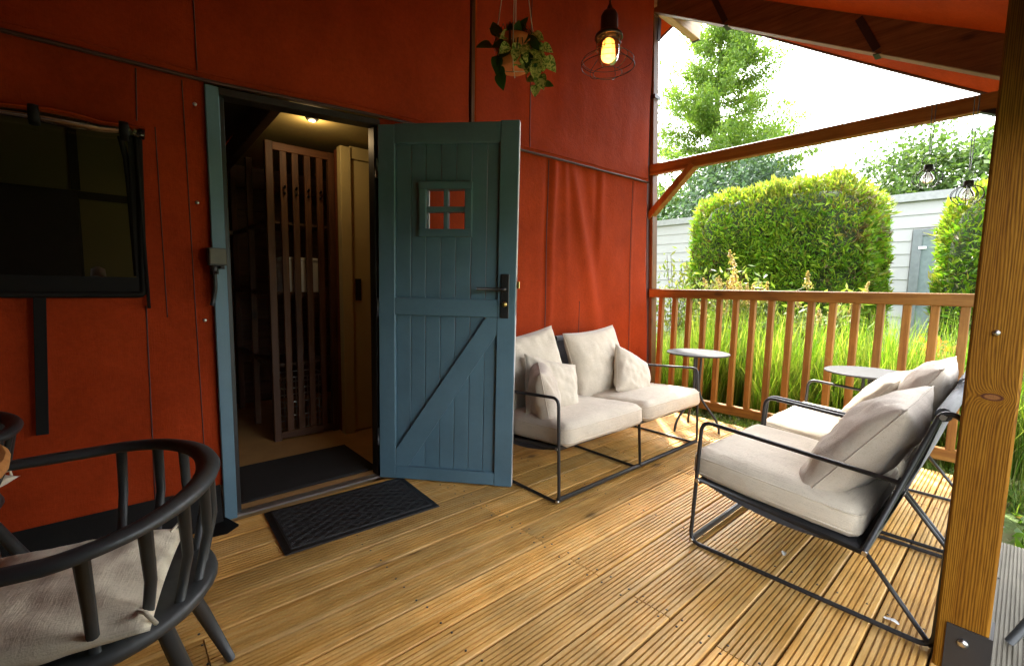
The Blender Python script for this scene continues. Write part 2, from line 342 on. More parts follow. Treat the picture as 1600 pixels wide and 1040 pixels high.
# ------------------------------------------------------------------ mesh builders
class MB:
    def __init__(s): s.v = []; s.f = []; s.sm = []
    def add(s, vs, fs, smooth=False):
        o = len(s.v); s.v += [tuple(p) for p in vs]
        s.f += [tuple(i + o for i in f) for f in fs]; s.sm += [smooth] * len(fs); return s
    def box(s, a, b):
        x0, y0, z0 = a; x1, y1, z1 = b
        return s.add([(x0, y0, z0), (x1, y0, z0), (x1, y1, z0), (x0, y1, z0), (x0, y0, z1), (x1, y0, z1), (x1, y1, z1), (x0, y1, z1)],
                     [(0, 3, 2, 1), (4, 5, 6, 7), (0, 1, 5, 4), (1, 2, 6, 5), (2, 3, 7, 6), (3, 0, 4, 7)])
    def prism(s, poly, p, q, ux, uy):
        """cross-section poly [(a,b)] along p->q, axes ux, uy"""
        n = len(poly); p, q, ux, uy = map(Vector, (p, q, ux, uy)); vs = []
        for e in (p, q):
            for a, b in poly: vs.append(e + ux * a + uy * b)
        fs = [(i, (i + 1) % n, n + (i + 1) % n, n + i) for i in range(n)] + [tuple(range(n - 1, -1, -1)), tuple(range(n, 2 * n))]
        return s.add(vs, fs)
    def beam(s, p, q, w, h, ch=0.004, up=(0, 0, 1)):
        p, q = Vector(p), Vector(q); d = (q - p).normalized(); up = Vector(up)
        ux = d.cross(up)
        if ux.length < 1e-4: ux = d.cross(Vector((1, 0, 0)))
        ux.normalize(); uy = ux.cross(d).normalized(); a, b = w / 2, h / 2
        poly = [(-a + ch, -b), (a - ch, -b), (a, -b + ch), (a, b - ch), (a - ch, b), (-a + ch, b), (-a, b - ch), (-a, -b + ch)]
        return s.prism(poly, p, q, ux, uy)
    def bbox(s, a, b, ch=0.004):
        """box with chamfered long edges"""
        a, b = Vector(a), Vector(b); d = b - a; c = (a + b) / 2; k = max(range(3), key=lambda i: d[i])
        p, q = c.copy(), c.copy(); p[k], q[k] = a[k], b[k]
        o = [i for i in range(3) if i != k]; ux, uy = Vector((0, 0, 0)), Vector((0, 0, 0)); ux[o[0]] = 1; uy[o[1]] = 1
        A, B = d[o[0]] / 2, d[o[1]] / 2; ch = min(ch, A * .6, B * .6)
        poly = [(-A + ch, -B), (A - ch, -B), (A, -B + ch), (A, B - ch), (A - ch, B), (-A + ch, B), (-A, B - ch), (-A, -B + ch)]
        if ux.cross(uy)[k] < 0: poly.reverse()
        return s.prism(poly, p, q, ux, uy)
    def tube(s, pts, r, n=8, closed=False, flat=None):
        pts = [Vector(p) for p in pts]; m = len(pts); rs = r if isinstance(r, (list, tuple)) else [r] * m
        up = None; vs = []
        for i, p in enumerate(pts):
            if closed: t = pts[(i + 1) % m] - pts[i - 1]
            else: t = pts[min(i + 1, m - 1)] - pts[max(i - 1, 0)]
            t.normalize()
            if up is None:
                up = Vector((0, 0, 1)) if abs(t.z) < 0.9 else Vector((1, 0, 0))
            up = (up - t * up.dot(t)).normalized(); sd_ = t.cross(up)
            fa, fb = flat if flat else (1, 1)
            for k in range(n):
                a = 2 * math.pi * k / n; vs.append(p + (sd_ * math.cos(a) * fa + up * math.sin(a) * fb) * rs[i])
        fs = []
        for i in range(m if closed else m - 1):
            j = (i + 1) % m
            for k in range(n): fs.append((i * n + k, j * n + k, j * n + (k + 1) % n, i * n + (k + 1) % n))
        s.add([tuple(x) for x in vs], [tuple(reversed(f)) for f in fs], True)
        if not closed:
            o = len(s.v) - m * n
            s.f += [tuple(o + k for k in range(n)), tuple(o + (m - 1) * n + k for k in range(n - 1, -1, -1))]; s.sm += [False, False]
        return s
    def lathe(s, prof, c=(0, 0, 0), n=24, ax=None, smooth=True):
        c = Vector(c); rot = ax or Matrix.Identity(3); vs = []; fs = []
        for r, z in prof:
            for k in range(n):
                a = 2 * math.pi * k / n; vs.append(c + rot @ Vector((r * math.cos(a), r * math.sin(a), z)))
        for i in range(len(prof) - 1):
            for k in range(n): fs.append((i * n + k, i * n + (k + 1) % n, (i + 1) * n + (k + 1) % n, (i + 1) * n + k))
        s.add(vs, fs, smooth)
        o = len(s.v) - len(prof) * n
        if prof[0][0] > 1e-5: s.f.append(tuple(o + k for k in range(n - 1, -1, -1))); s.sm.append(False)
        if prof[-1][0] > 1e-5: s.f.append(tuple(o + (len(prof) - 1) * n + k for k in range(n))); s.sm.append(False)
        return s
    def grid(s, fn, nu, nv, smooth=True):
        vs = [fn(i / nu, j / nv) for j in range(nv + 1) for i in range(nu + 1)]
        fs = [(j * (nu + 1) + i, j * (nu + 1) + i + 1, (j + 1) * (nu + 1) + i + 1, (j + 1) * (nu + 1) + i) for j in range(nv) for i in range(nu)]
        return s.add(vs, fs, smooth)
    def build(s, name, mat, parent=None, loc=None):
        me = bpy.data.meshes.new(name); me.from_pydata(s.v, [], s.f)
        me.polygons.foreach_set('use_smooth', s.sm); me.materials.append(mat); me.update()
        o = bpy.data.objects.new(name, me); COL.objects.link(o)
        if parent: o.parent = parent
        if loc is not None: o.location = loc
        return o

def quads(name, V, mat, parent=None):
    """V: (N,4,3) numpy quads -> one mesh"""
    V = np.asarray(V, dtype=np.float32); N = len(V); me = bpy.data.meshes.new(name)
    me.vertices.add(N * 4); me.vertices.foreach_set('co', V.reshape(-1))
    me.loops.add(N * 4); me.loops.foreach_set('vertex_index', np.arange(N * 4, dtype=np.int32))
    me.polygons.add(N); me.polygons.foreach_set('loop_start', np.arange(0, N * 4, 4, dtype=np.int32))
    me.update(calc_edges=True); me.materials.append(mat)
    o = bpy.data.objects.new(name, me); COL.objects.link(o)
    if parent: o.parent = parent
    return o

def fillet(pts, r, n=5, closed=False):
    pts = [Vector(p) for p in pts]; out = []; m = len(pts)
    for i, p in enumerate(pts):
        if not closed and i in (0, m - 1): out.append(p); continue
        a, b = pts[i - 1], pts[(i + 1) % m]; da, db = (a - p), (b - p)
        k = min(r, da.length * .49, db.length * .49); A = p + da.normalized() * k; B = p + db.normalized() * k
        for j in range(n + 1):
            t = j / n; out.append(A * (1 - t) ** 2 + p * 2 * t * (1 - t) + B * t * t)
    return out

def empty(name, loc=(0, 0, 0), rz=0.0):
    o = bpy.data.objects.new(name, None); COL.objects.link(o); o.location = loc; o.rotation_euler = (0, 0, rz); o.empty_display_size = 0.1
    return o
def tag(o, label=None, cat=None, group=None, kind=None):
    if label: o['label'] = label
    if cat: o['category'] = cat
    if group: o['group'] = group
    if kind: o['kind'] = kind
    return o
def thing(name, label, cat, loc=(0, 0, 0), rz=0.0, group=None): return tag(empty(name, loc, rz), label, cat, group)
def structure(o): o['kind'] = 'structure'; return o
def off(o, P):
    """child built in world coordinates under an unrotated root at P"""
    o.location = (-P[0], -P[1], -P[2]); return o
def copy_tree(o, parent=None):
    c = o.copy(); COL.objects.link(c)
    if parent: c.parent = parent
    for ch in list(o.children): copy_tree(ch, c)
    return c
def P3(*a): return Vector(a)

# ------------------------------------------------------------------ ground and setting
FY = 2.41           # facade plane
structure(MB().add([(-150, -150, -0.17), (200, -150, -0.17), (200, 200, -0.17), (-150, 200, -0.17)], [(0, 1, 2, 3)]).build('ground', ground_m))
def gravel_fn(u, v):
    y = -8 + 20 * v; return (6.0 + 1.1 * u + 0.25 * math.sin(y * 0.9), y, -0.155 + 0.02 * math.sin(y * 3 + u * 5))
structure(MB().grid(gravel_fn, 4, 30).build('gravel_path', gravel_m))

# deck of grooved planks
def plank_mesh(width, length, grooves, gw, gd, th, edge):
    prof = []; y = -width / 2; prof += [(y, -th), ]
    prof += [(y, -0.004), (y + 0.003, 0)]
    p = (width - 2 * edge) / grooves; gs = gw * .16
    for k in range(grooves):
        c = y + edge + p * (k + .5)
        prof += [(c - gw / 2, 0), (c - gw / 2 + gs, -gd), (c + gw / 2 - gs, -gd), (c + gw / 2, 0)]
    prof += [(-y - .003, 0), (-y, -0.004), (-y, -th)]
    mb = MB(); n = len(prof); vs = [(x, a, b) for x in (0, length) for a, b in prof]
    fs = [(i + 1, i, n + i, n + i + 1) for i in range(n - 1)] + [tuple(range(n)), tuple(range(2 * n - 1, n - 1, -1))]
    mb.add(vs, fs); return mb
deck = structure(empty('deck', (1.2, 1.2, 0)))
PW, PITCHY, JX, X0, X1 = 0.1425, 0.1503, 1.37, -1.7, 3.84
cache = {}
def put_plank(parent, P, mat, x0, x1, y, z=0.0, key='deck', **k):
    L_ = round(x1 - x0, 3); kk = (key, L_)
    if kk not in cache:
        o = plank_mesh(k['w'], L_, k['g'], k['gw'], k['gd'], 0.028, k['edge']).build('plank', mat, parent); cache[kk] = o
    else:
        o = cache[kk].copy(); COL.objects.link(o); o.parent = parent
    o.location = (x0 - P[0], y - P[1], z - P[2]); o.rotation_euler = (R(random.uniform(-.12, .12)), 0, 0)
    return o
for k in range(-2, 15):
    y = 0.262 + PITCHY * k + PITCHY / 2
    if y > FY + 0.02: continue
    last = k == -2      # ripped-down board along the front edge
    if last: y = .0565
    dz = random.uniform(-.0012, .0012)
    if k % 2: cuts = [X0, JX, X1]
    elif k % 4 == 0: cuts = [X0, 0.17, 3.17, X1]
    else: cuts = [X0, -0.43, 2.57, X1]
    for a, b in zip(cuts[:-1], cuts[1:]):
        put_plank(deck, (1.2, 1.2, 0), deck_w, a + .002, b - .002, y, dz, 'edge' if last else 'deck', w=.103 if last else PW, g=5 if last else 7, gw=.0062, gd=.010, edge=.012)
sc = MB()
for k in range(-2, 15):
    y = 0.262 + PITCHY * k + PITCHY / 2
    for jx in (-1.03, -0.43, 0.17, 0.77, 1.345, 1.395, 1.97, 2.57, 3.17, 3.77):
        for dy in (-.045, .045):
            sc.lathe([(0.0042, -0.001), (0.0042, 0.0009), (0.0, 0.0012)], (jx + random.uniform(-.008, .008), y + dy + random.uniform(-.004, .004), 0), 6)
so = sc.build('screw', MATS['black_metal'], deck, (-1.2, -1.2, 0)); so['kind'] = 'stuff'
MB().box((X0, .01, -.10), (X1 - .03, 2.39, -.032)).build('joist_frame', void_m, deck, (-1.2, -1.2, 0))
# weathered terrace boards in front of the porch
terr = structure(empty('terrace', (1.0, -1.0, 0)))
for k in range(0, 16):
    y = -0.072 - 0.148 * k
    cuts = [-1.7, 0.9, 2.97] if k % 2 else [-1.7, -0.3, 2.97]
    for a, b in zip(cuts[:-1], cuts[1:]):
        put_plank(terr, (1.0, -1.0, 0), grey_w, a + .002, b - .002, y, -0.004 + random.uniform(-.001, .001), 'terr', w=.142, g=12, gw=.0045, gd=.0035, edge=.006)
MB().box((-1.7, -2.42, -.12), (2.94, -.02, -.036)).build('joist_frame', void_m, terr, (-1.0, 1.0, 0))

# indoor floor
structure(MB().box((-3, FY + .05, -.05), (3.8, 6.6, 0.0)).build('indoor_floor', floor_m))

# ------------------------------------------------------------------ the tent lodge
TP = (1.2, 2.41, 0.0)
tent = thing('safari_tent', 'rust red canvas safari tent lodge with timber frame porch', 'tent', TP)
def T(mb, name, mat, parent=None, label=None):
    o = mb.build(name, mat, parent or tent)
    if parent is None: off(o, TP)
    if label: o['label'] = label
    return o
def seam_z(x):
    pts = [(-1.7, 1.92), (-0.223, 1.938), (0.364, 1.949), (1.13, 1.998), (2.145, 2.037), (3.75, 2.072)]
    for (a, za), (b, zb) in zip(pts[:-1], pts[1:]):
        if x <= b: return za + (zb - za) * (x - a) / (b - a)
    return pts[-1][1]
def edge_x(z): return 3.850 - (z - .44) * 0.0612 if z < 2.07 else 3.750 - (z - 2.07) * 0.02
def gauss(d, s): return math.exp(-(d / s) ** 2)
def fold_y(x, z):
    """canvas relief towards the porch (negative y)"""
    d = 0.0
    t = (2.04 - z) / 1.3; t = max(0.0, t)
    if x > 2.0:
        d += 0.030 * gauss(x - (2.72 + .36 * t), .045 + .05 * t) * (0.5 + .5 * min(1, t * 3)) * max(0, 1 - t * .45)
        d -= 0.014 * gauss(x - (2.86 + .38 * t), .05 + .06 * t) * max(0, 1 - t * .5)
        d += 0.016 * gauss(x - (2.53 - .02 * t), .03) * max(0, 1 - t * .5)
        d -= 0.014 * gauss(x - (2.46 - .02 * t), .03) * max(0.2, 1 - t * .6)
        d += 0.014 * gauss(x - (2.64 + .10 * t), .03 + .03 * t) * max(0, 1 - t * .9)
        d += 0.012 * gauss(x - (3.09 + .02 * t), .035) * max(0, 1 - t * 1.3)
        d -= 0.010 * gauss(x - (3.03 + .02 * t), .03) * max(0, 1 - t * 1.4)
        d += 0.006 * gauss(x - 3.55, .012)
        d += 0.03 * gauss(x - 3.75, .22) * gauss(z - .55, .5)
    if x < .4: d += .006 * math.sin(x * 21 + 2 * noise.noise((x, z, 5.0))) * max(0, (z - 1.75) * 3) + .006 * noise.noise((x * 9, z * 1.4, 2.2))
    d += 0.015 * noise.noise((x * 1.6, z * 1.1, 3.1)) + 0.0045 * noise.noise((x * 7, z * 2.6, 9.2))
    return d
def panel(x0, x1, z0f, z1f, nx, nz, extra=0.0, relief=fold_y, edge=False):
    def fn(u, v):
        x = x0 + (x1 - x0) * u; za, zb = z0f(x), z1f(x); z = za + (zb - za) * v
        if edge: x = x0 + (edge_x(z) - x0) * u
        return (x, FY - extra - relief(x, z), z)
    return MB().grid(fn, nx, nz)
WX0, WX1, WZ0, WZ1 = -1.45, 0.118, 1.04, 1.70    # canvas window opening
T(panel(-1.7, WX1, lambda x: .165, lambda x: WZ0, 40, 20), 'canvas_panel', red_c)
T(panel(-1.7, WX1, lambda x: WZ1, lambda x: seam_z(x) + .01, 40, 8), 'canvas_panel', red_c)
T(panel(WX1, 0.358, lambda x: .17, lambda x: seam_z(x) + .01, 10, 50), 'canvas_panel', red_c)
T(panel(1.135, 3.8, lambda x: .03, lambda x: seam_z(x) + .01, 190, 90, edge=True), 'canvas_panel', red_c)
rel2 = lambda x, z: 0.016 * noise.noise((x * 1.2, z * 1.3, 7.7)) + 0.005 * noise.noise((x * 6, z * 3, 1.2)) + .012 * max(0, 1 - (z - 2.0) * 4)
T(panel(-1.7, 1.738, seam_z, lambda x: 3.88, 60, 40, .014, rel2), 'canvas_panel', red_c)
T(panel(1.792, 3.8, seam_z, lambda x: 3.86, 60, 40, .014, rel2, edge=True), 'canvas_panel', red_c)
# main horizontal seam: doubled welt
def seam_path(a, b, n, dy, dz): return [(a + (b - a) * k / n, FY - dy - rel2(a + (b - a) * k / n, seam_z(a + (b - a) * k / n)), seam_z(a + (b - a) * k / n) + dz) for k in range(n + 1)]
T(MB().tube(seam_path(-1.7, 3.742, 60, .018, -.004), .0085, 6), 'seam_welt', seam_c)
T(MB().tube(seam_path(-1.7, 3.742, 60, .016, .026), .0035, 5), 'seam_welt', red_c)
def vseam(x, z0, z1, extra=0.0, relf=fold_y, r=.0022, x2=None):
    pts = []
    for k in range(25):
        z = z0 + (z1 - z0) * k / 24; xx = x if x2 is None else x + (x2 - x) * k / 24
        pts.append((xx, FY - extra - relf(xx, z) - .001, z))
    return MB().tube(pts, r, 5)
for a in ((.112, .17, 1.0, 0, fold_y, .0025, .122), (.128, 1.73, 1.93, 0, fold_y, .0025, .135), (.296, .2, 1.93, 0, fold_y, .002, .282), (.335, 1.97, 3.8, .014, rel2, .003), (2.261, 2.06, 3.8, .014, rel2, .003),
          (2.468, .3, 2.03, 0, fold_y, .003, 2.474), (3.545, .3, 2.05, 0, fold_y, .0022, 3.53), (2.85, .3, 1.0, 0, fold_y, .002), (.19, .95, 1.72, 0, fold_y, .0018, .185)):
    T(vseam(*a), 'stitched_seam', seam_c)
# timber post in the gap between the upper canvas panels, and black webbing beside it
T(MB().bbox((1.757, FY - .012, 2.02), (1.787, FY + .06, 3.8)), 'frame_post', slat_wZ)
T(MB().box((1.735, FY + .012, 2.02), (1.755, FY + .04, 3.8)), 'gap_flap', black_c)
# corner post of the facade (leans a touch, as in the photograph)
T(MB().beam((4.092, 2.475, -.1), (4.092, 2.640, 3.74), .076, .088, .004, (1, 0, 0)), 'corner_post', corner_wZ)
T(MB().beam((4.0465, 2.475, 0), (4.0465, 2.640, 3.74), .006, .086, .001, (1, 0, 0)), 'post_shade_strip', seam_c)  # dark strip that paints shade onto the post's inward face
T(MB().bbox((4.040, 2.545, 2.93), (4.144, 2.555, 2.97)).bbox((4.040, 2.555, 2.93), (4.047, 2.645, 2.97)), 'post_strap', black_m)
cp = MB().box((4.085, 2.573, 3.48), (4.13, 2.583, 3.68)); T(cp, 'corner_bracket', black_m)
# black ground skirt
def skirt_fn(u, v):
    x = -1.7 + 2.05 * u; s = v
    return (x, FY - .01 - .05 * (1 - s) ** 3 - .012 * math.sin(x * 9) * (1 - s), .004 + .172 * s)
T(MB().grid(skirt_fn, 30, 6), 'ground_skirt', black_c)
T(MB().add([(.27, 2.40, .012), (.36, 2.39, .02), (.40, 2.30, .006), (.345, 2.255, .004), (.24, 2.27, .005)], [(0, 1, 2, 3, 4)]).add([(.27, 2.40, .003), (.36, 2.39, .003), (.40, 2.30, .001), (.345, 2.255, .001), (.24, 2.27, .001)], [(4, 3, 2, 1, 0)]), 'skirt_flap', black_c)
# snaps
for x, z in ((.323, 1.844), (.315, 1.439), (.322, .933)):
    T(MB().lathe([(0.0075, 0), (0.0075, .003), (.004, .005), (0, .005)], (x, FY - fold_y(x, z) - .001, z), 10, Matrix.Rotation(R(90), 3, 'X')), 'snap_button', steel_m)
# porch frame
def roof_z(y): return 2.505 + 0.563 * y
T(MB().bbox((1.80, -.004, .0), (1.912, .104, 2.52), .006), 'porch_post', post_wZ, label='golden timber post standing in the foreground')
pp = tent.children[-1]
T(MB().bbox((4.035, -.004, -.1), (4.145, .104, 2.5), .005), 'porch_post', rail_wZ)
T(MB().bbox((-1.62, -.004, .0), (-1.51, .104, 2.5), .005), 'porch_post', rail_wZ)
br = T(MB().box((1.793, -.0065, .0), (1.7985, .082, .148)).box((1.793, -.012, .0), (1.90, -.0065, .148)), 'post_bracket', black_m)
br2 = MB().lathe([(.012, 0), (.012, .006), (.006, .009), (0, .009)], (1.793, .045, .105), 12, Matrix.Rotation(R(-90), 3, 'Y')).build('bolt', steel_m, br)
T(MB().lathe([(.008, 0), (.008, .005), (.004, .008), (0, .008)], (1.80, .053, 1.0), 12, Matrix.Rotation(R(-90), 3, 'Y')), 'bolt', steel_m)
# tie beam, knee brace
T(MB().bbox((4.035, -.02, 2.212), (4.105, 2.60, 2.312), .004), 'tie_beam', rail_wY)
T(MB().beam((4.07, 2.58, 1.80), (4.07, 2.13, 2.235), .062, .085, .004, (1, 0, 0)), 'knee_brace', rail_wZ)
T(MB().add([(4.03, .30, 2.208), (4.03, .12, 2.208), (4.03, .12, 2.12), (4.09, .30, 2.208), (4.09, .12, 2.208), (4.09, .12, 2.12)], [(0, 1, 2), (5, 4, 3), (0, 3, 4, 1), (1, 4, 5, 2), (2, 5, 3, 0)]), 'beam_bracket', black_m)
# rafters and ridge
for xr in (4.035, 1.80, -1.6):
    h = .21
    T(MB().beam((xr + .04, -.30, roof_z(-.30) - .005 - h / 2 * 1.147), (xr + .04, 2.56, roof_z(2.56) - .005 - h / 2 * 1.147), .08, h, .004, (0, 0, 1)), 'rafter', rafter_wY)
    T(MB().beam((xr + .04, 2.65, roof_z(2.5) - .005 - h / 2 * 1.147), (xr + .04, 5.4, 2.1), .08, h, .004, (0, 0, 1)), 'rafter', rafter_wY)
for yy in (0.86, 1.92):
    z1 = roof_z(yy) - .004; z0 = z1 - .249
    T(MB().beam((4.031, yy - .02, z0 + .02), (4.031, yy + .10, z1 + .02), .006, .045, .001, (0, 0, 1)).box((4.03, yy - .045, z0 - .012), (4.12, yy + .0, z0 - .006)), 'rafter_strap', black_m)
T(MB().bbox((-1.7, 2.565, 3.755), (4.88, 2.645, 3.945), .005), 'ridge_beam', pale_wX)
T(MB().box((4.86, 2.563, 3.748), (4.882, 2.647, 3.758)), 'ridge_cap', black_m)
# roof canvas
RX1 = 4.68
def roof_front(u, v):
    x = -1.75 + (RX1 + 1.75) * u; y = -.45 + 3.06 * v
    dr_ = max(0.0, (x - 4.13) / (RX1 - 4.13))
    z = roof_z(y) - dr_ * (.05 + .15 * max(0, 1 - y / 2.3)) - .03 * math.sin(math.pi * v) * (.6 + .4 * math.cos(x * 2.85)) * (1 if 1 else 0) + .012
    return (x, y, z)
def roof_back(u, v):
    x = -1.75 + (RX1 + 1.75) * u; y = 2.61 + 4.3 * v
    return (x, y, 3.986 - .55 * 4.4 * v * .92 + .0)
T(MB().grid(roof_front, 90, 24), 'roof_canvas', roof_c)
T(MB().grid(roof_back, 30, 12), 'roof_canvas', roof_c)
T(MB().tube([roof_front(1, k / 20) for k in range(21)], .014, 6), 'roof_edge_trim', seam_c)
T(MB().tube([roof_back(1, k / 20) for k in range(21)], .014, 6), 'roof_edge_trim', seam_c)
SKY_BLOCK_Z = 1.62
# added unseen screens that block light at porch front and left; then tent body
T(MB().box((-1.66, -.09, .02), (0.90, -.075, 2.42)), 'side_light_blocker', blocker_c)
T(MB().box((0.90, -.16, SKY_BLOCK_Z), (4.15, -.15, 2.42)).tube([(0.90, -.155, SKY_BLOCK_Z), (4.15, -.155, SKY_BLOCK_Z)], .05, 10), 'front_sky_blocker', blocker_c)  # added out of view; hides high sky to darken upper wall and door
T(MB().add([(-1.64, -.07, .02), (-1.64, 2.4, .02), (-1.64, 2.4, 3.83), (-1.64, -.07, 2.44)], [(0, 1, 2, 3)]), 'side_light_blocker', blocker_c)
T(MB().add([(-1.70, 2.42, 0), (-1.70, 6.7, 0), (-1.70, 6.7, 1.95), (-1.70, 2.42, 4.07)], [(0, 1, 2, 3)]), 'side_canvas', red_c)
T(MB().add([(3.70, 2.43, -.1), (3.70, 6.7, -.1), (3.70, 6.7, 1.95), (3.70, 2.43, 4.07)], [(0, 1, 2, 3)]), 'side_canvas', red_c)
T(MB().add([(-1.7, 6.68, 0), (3.7, 6.68, 0), (3.7, 6.68, 2.0), (-1.7, 6.68, 2.0)], [(0, 1, 2, 3)]), 'side_canvas', red_c)
# window in the canvas
win = T(MB().tube(fillet([(WX0, FY - .012, WZ0 + .005), (WX1 - .002, FY - .012, WZ0 + .005), (WX1 + .012, FY - .012, WZ1)], .02), .014, 6).box((WX0, FY - .018, WZ0 - .005), (WX1 - .003, FY - .004, WZ0 + .075)).box((WX1 - .022, FY - .016, WZ0 + .075), (WX1 - .002, FY - .004, WZ1 + .004)), 'window', black_c, label='dark see-through vinyl window in the red canvas')
def pane_fn(u, v):
    x = WX0 + (WX1 - WX0) * u; z = WZ0 + (WZ1 - WZ0) * v; return (x, FY + .006 + .006 * noise.noise((x * 2.4, z * 2.2, 0.4)), z)
MB().grid(pane_fn, 30, 16).build('pane', vinyl_m, win)
def roll_pts(): return [(WX0 + (WX1 + .03 - WX0) * k / 24, FY - .045, 1.672 + .02 * math.sin(k * .7) * .4 + (.012 if k > 22 else 0)) for k in range(25)]
MB().tube(roll_pts(), [.026 + .006 * math.sin(k * 1.3) for k in range(25)], 10).build('rolled_blind', roll_m, win)
for x in (-.155, .085):
    MB().lathe([(.035, -.014), (.037, 0), (.035, .014)], (x, FY - .045, 1.672), 14, Matrix.Rotation(R(90), 3, 'Y')).build('tie_strap', black_c, win)
MB().tube([(WX1 + .004, FY - .02, 1.66), (WX1 + .008, FY - .021, 1.3), (WX1 + .012, FY - .022, .99)], .007, 6).build('zipper', black_c, win)
MB().tube([(.075, FY - .001, 1.66), (.088, FY - .001, 1.58), (.093, FY - .001, 1.45), (.098, FY - .001, 1.12)], .011, 6).build('curtain_edge', black_c, win)
T(MB().beam((-.181, FY - .022, 1.035), (-.203, FY - .026, .528), .034, .003, .001, (0, 1, 0)), 'hanging_strap', black_c)
# ------------------------------------------------------------------ door frame
fr = T(MB().bbox((.358, FY - .026, .003), (.410, FY + .05, 1.932), .003), 'door_frame', door_p, label='blue painted timber door frame around the open doorway')
MB().bbox((.4105, FY + .004, .012), (.432, FY + .06, 1.92), .002).build('dark_jamb', black_m, fr)
MB().bbox((1.118, FY - .01, .012), (1.142, FY + .06, 1.97), .002).build('dark_jamb', black_m, fr)
MB().beam((.41, FY + .01, 1.915), (1.142, FY + .01, 1.962), .085, .030, .002).build('lintel', black_m, fr)
MB().beam((.36, FY - .004, 1.955), (1.145, FY - .004, 1.998), .02, .022, .002).build('head_trim', rail_wX, fr)
MB().bbox((.411, FY - .022, .0015), (1.13, FY + .03, .012), .002).build('threshold', alu_m, fr)
MB().bbox((.411, FY + .031, .0015), (1.13, FY + .085, .010), .002).build('sill_board', floor_m, fr)
# ------------------------------------------------------------------ door leaf (hinged on the right, swung out 131 degrees)
HB = Vector((1.118, 2.378, 0.0)); DW = 0.757
door = bpy.data.objects.new('door', None); COL.objects.link(door); door.parent = tent; door.location = HB - Vector(TP); door.rotation_euler = (0, R(0.35), R(-48.78))
door['label'] = 'blue painted plank door standing wide open'
def Dp(mb, name, mat=door_p): return mb.build(name, mat, door)
Dp(MB().bbox((0, 0, .012), (.093, .045, 1.945), .003), 'stile'); Dp(MB().bbox((.660, 0, .012), (DW, .045, 1.953), .003), 'stile')
Dp(MB().bbox((.0935, .0005, 1.848), (.6595, .045, 1.949), .003), 'top_rail'); Dp(MB().bbox((.0935, .001, .942), (.6595, .030, 1.036), .003), 'middle_rail')
Dp(MB().bbox((.0935, .0005, .012), (.6595, .045, .083), .003), 'bottom_rail')
pb = [(.097, .0845), (.166, .0845), (.6585, .852), (.6585, .9405), (.600, .9405), (.097, .182)]
vs = [(a, .002, b) for a, b in pb] + [(a, .026, b) for a, b in pb]; n6 = 6
Dp(MB().add(vs, [(0, 1, 2, 3, 4, 5), (11, 10, 9, 8, 7, 6)] + [(i, i + 6, (i + 1) % 6 + 6, (i + 1) % 6) for i in range(6)]), 'brace')
def board_mb(x0, x1, z0, z1):
    g = .003; return MB().bbox((x0 + g / 2, .021, z0), (x1 - g / 2, .041, z1), .0022)
bx = [.0935, .176, .259, .342, .425, .508, .591, .6595]
for a, b in zip(bx[:-1], bx[1:]):
    if a > .25 and b < .52:
        Dp(board_mb(a, b, .08, 1.400), 'board'); Dp(board_mb(a, b, 1.616, 1.85), 'board')
    else: Dp(board_mb(a, b, .08, 1.85), 'board')
wf = MB()
O0, O1, Z0_, Z1_ = .229, .515, 1.365, 1.651; I0, I1, Y0_, Y1_ = .268, .477, 1.405, 1.611
for a, b in (((O0, -.006, Z0_), (O1, .052, Y0_)), ((O0, -.006, Y1_), (O1, .052, Z1_))): wf.bbox(a, b, .003)
for a, b in (((O0, -.0055, Y0_), (I0, .0515, Y1_)), ((I1, -.0055, Y0_), (O1, .0515, Y1_))): wf.bbox(a, b, .003)
Dp(wf, 'window_frame')
mz, mx_ = (Y0_ + Y1_) / 2, (I0 + I1) / 2
Dp(MB().bbox((I0, .003, mz - .014), (I1, .045, mz + .014), .002).bbox((mx_ - .011, .004, Y0_), (mx_ + .011, .044, mz - .014), .002).bbox((mx_ - .011, .004, mz + .014), (mx_ + .011, .044, Y1_), .002), 'muntin')
for a0, a1 in ((I0, mx_ - .011), (mx_ + .011, I1)):
    for c0, c1 in ((Y0_, mz - .014), (mz + .014, Y1_)):
        Dp(MB().box((a0, .028, c0), (a1, .031, c1)), 'pane', glass_m)
Dp(MB().box((I0 + .0005, .034, Y0_), (I0 + .004, .050, Y1_)), 'lit_reveal_strip', door_edge)  # pale strip paints the light falling on the window reveal
Dp(MB().box((DW + .0003, .004, .015), (DW + .0015, .041, 1.95)), 'edge_strip', door_edge)
Dp(MB().box((DW + .002, .012, .955), (DW + .004, .033, 1.16)), 'lock_plate', steel_m)
Dp(MB().bbox((DW + .004, .014, 1.10), (DW + .018, .030, 1.135), .002), 'latch', brass_m)
Dp(MB().bbox((.678, -.010, .941), (.723, -.0005, 1.173), .003), 'handle_plate', black_m)
Dp(MB().tube([(.701, -.010, 1.093), (.701, -.052, 1.093)], .009, 10).tube(fillet([(.701, -.046, 1.093), (.701, -.054, 1.093), (.559, -.054, 1.093)], .008), .0095, 10), 'lever', black_m)
Dp(MB().lathe([(.014, 0), (.014, .012), (.011, .02), (0, .021)], (.701, -.010, 1.015), 14, Matrix.Rotation(R(90), 3, 'X')).box((.698, -.034, 1.000), (.704, -.028, 1.022)), 'lock_cylinder', brass_m)
for z in (.25, .98, 1.72): Dp(MB().tube([(-.006, -.004, z - .05), (-.006, -.004, z + .05)], .008, 8), 'hinge', black_m)

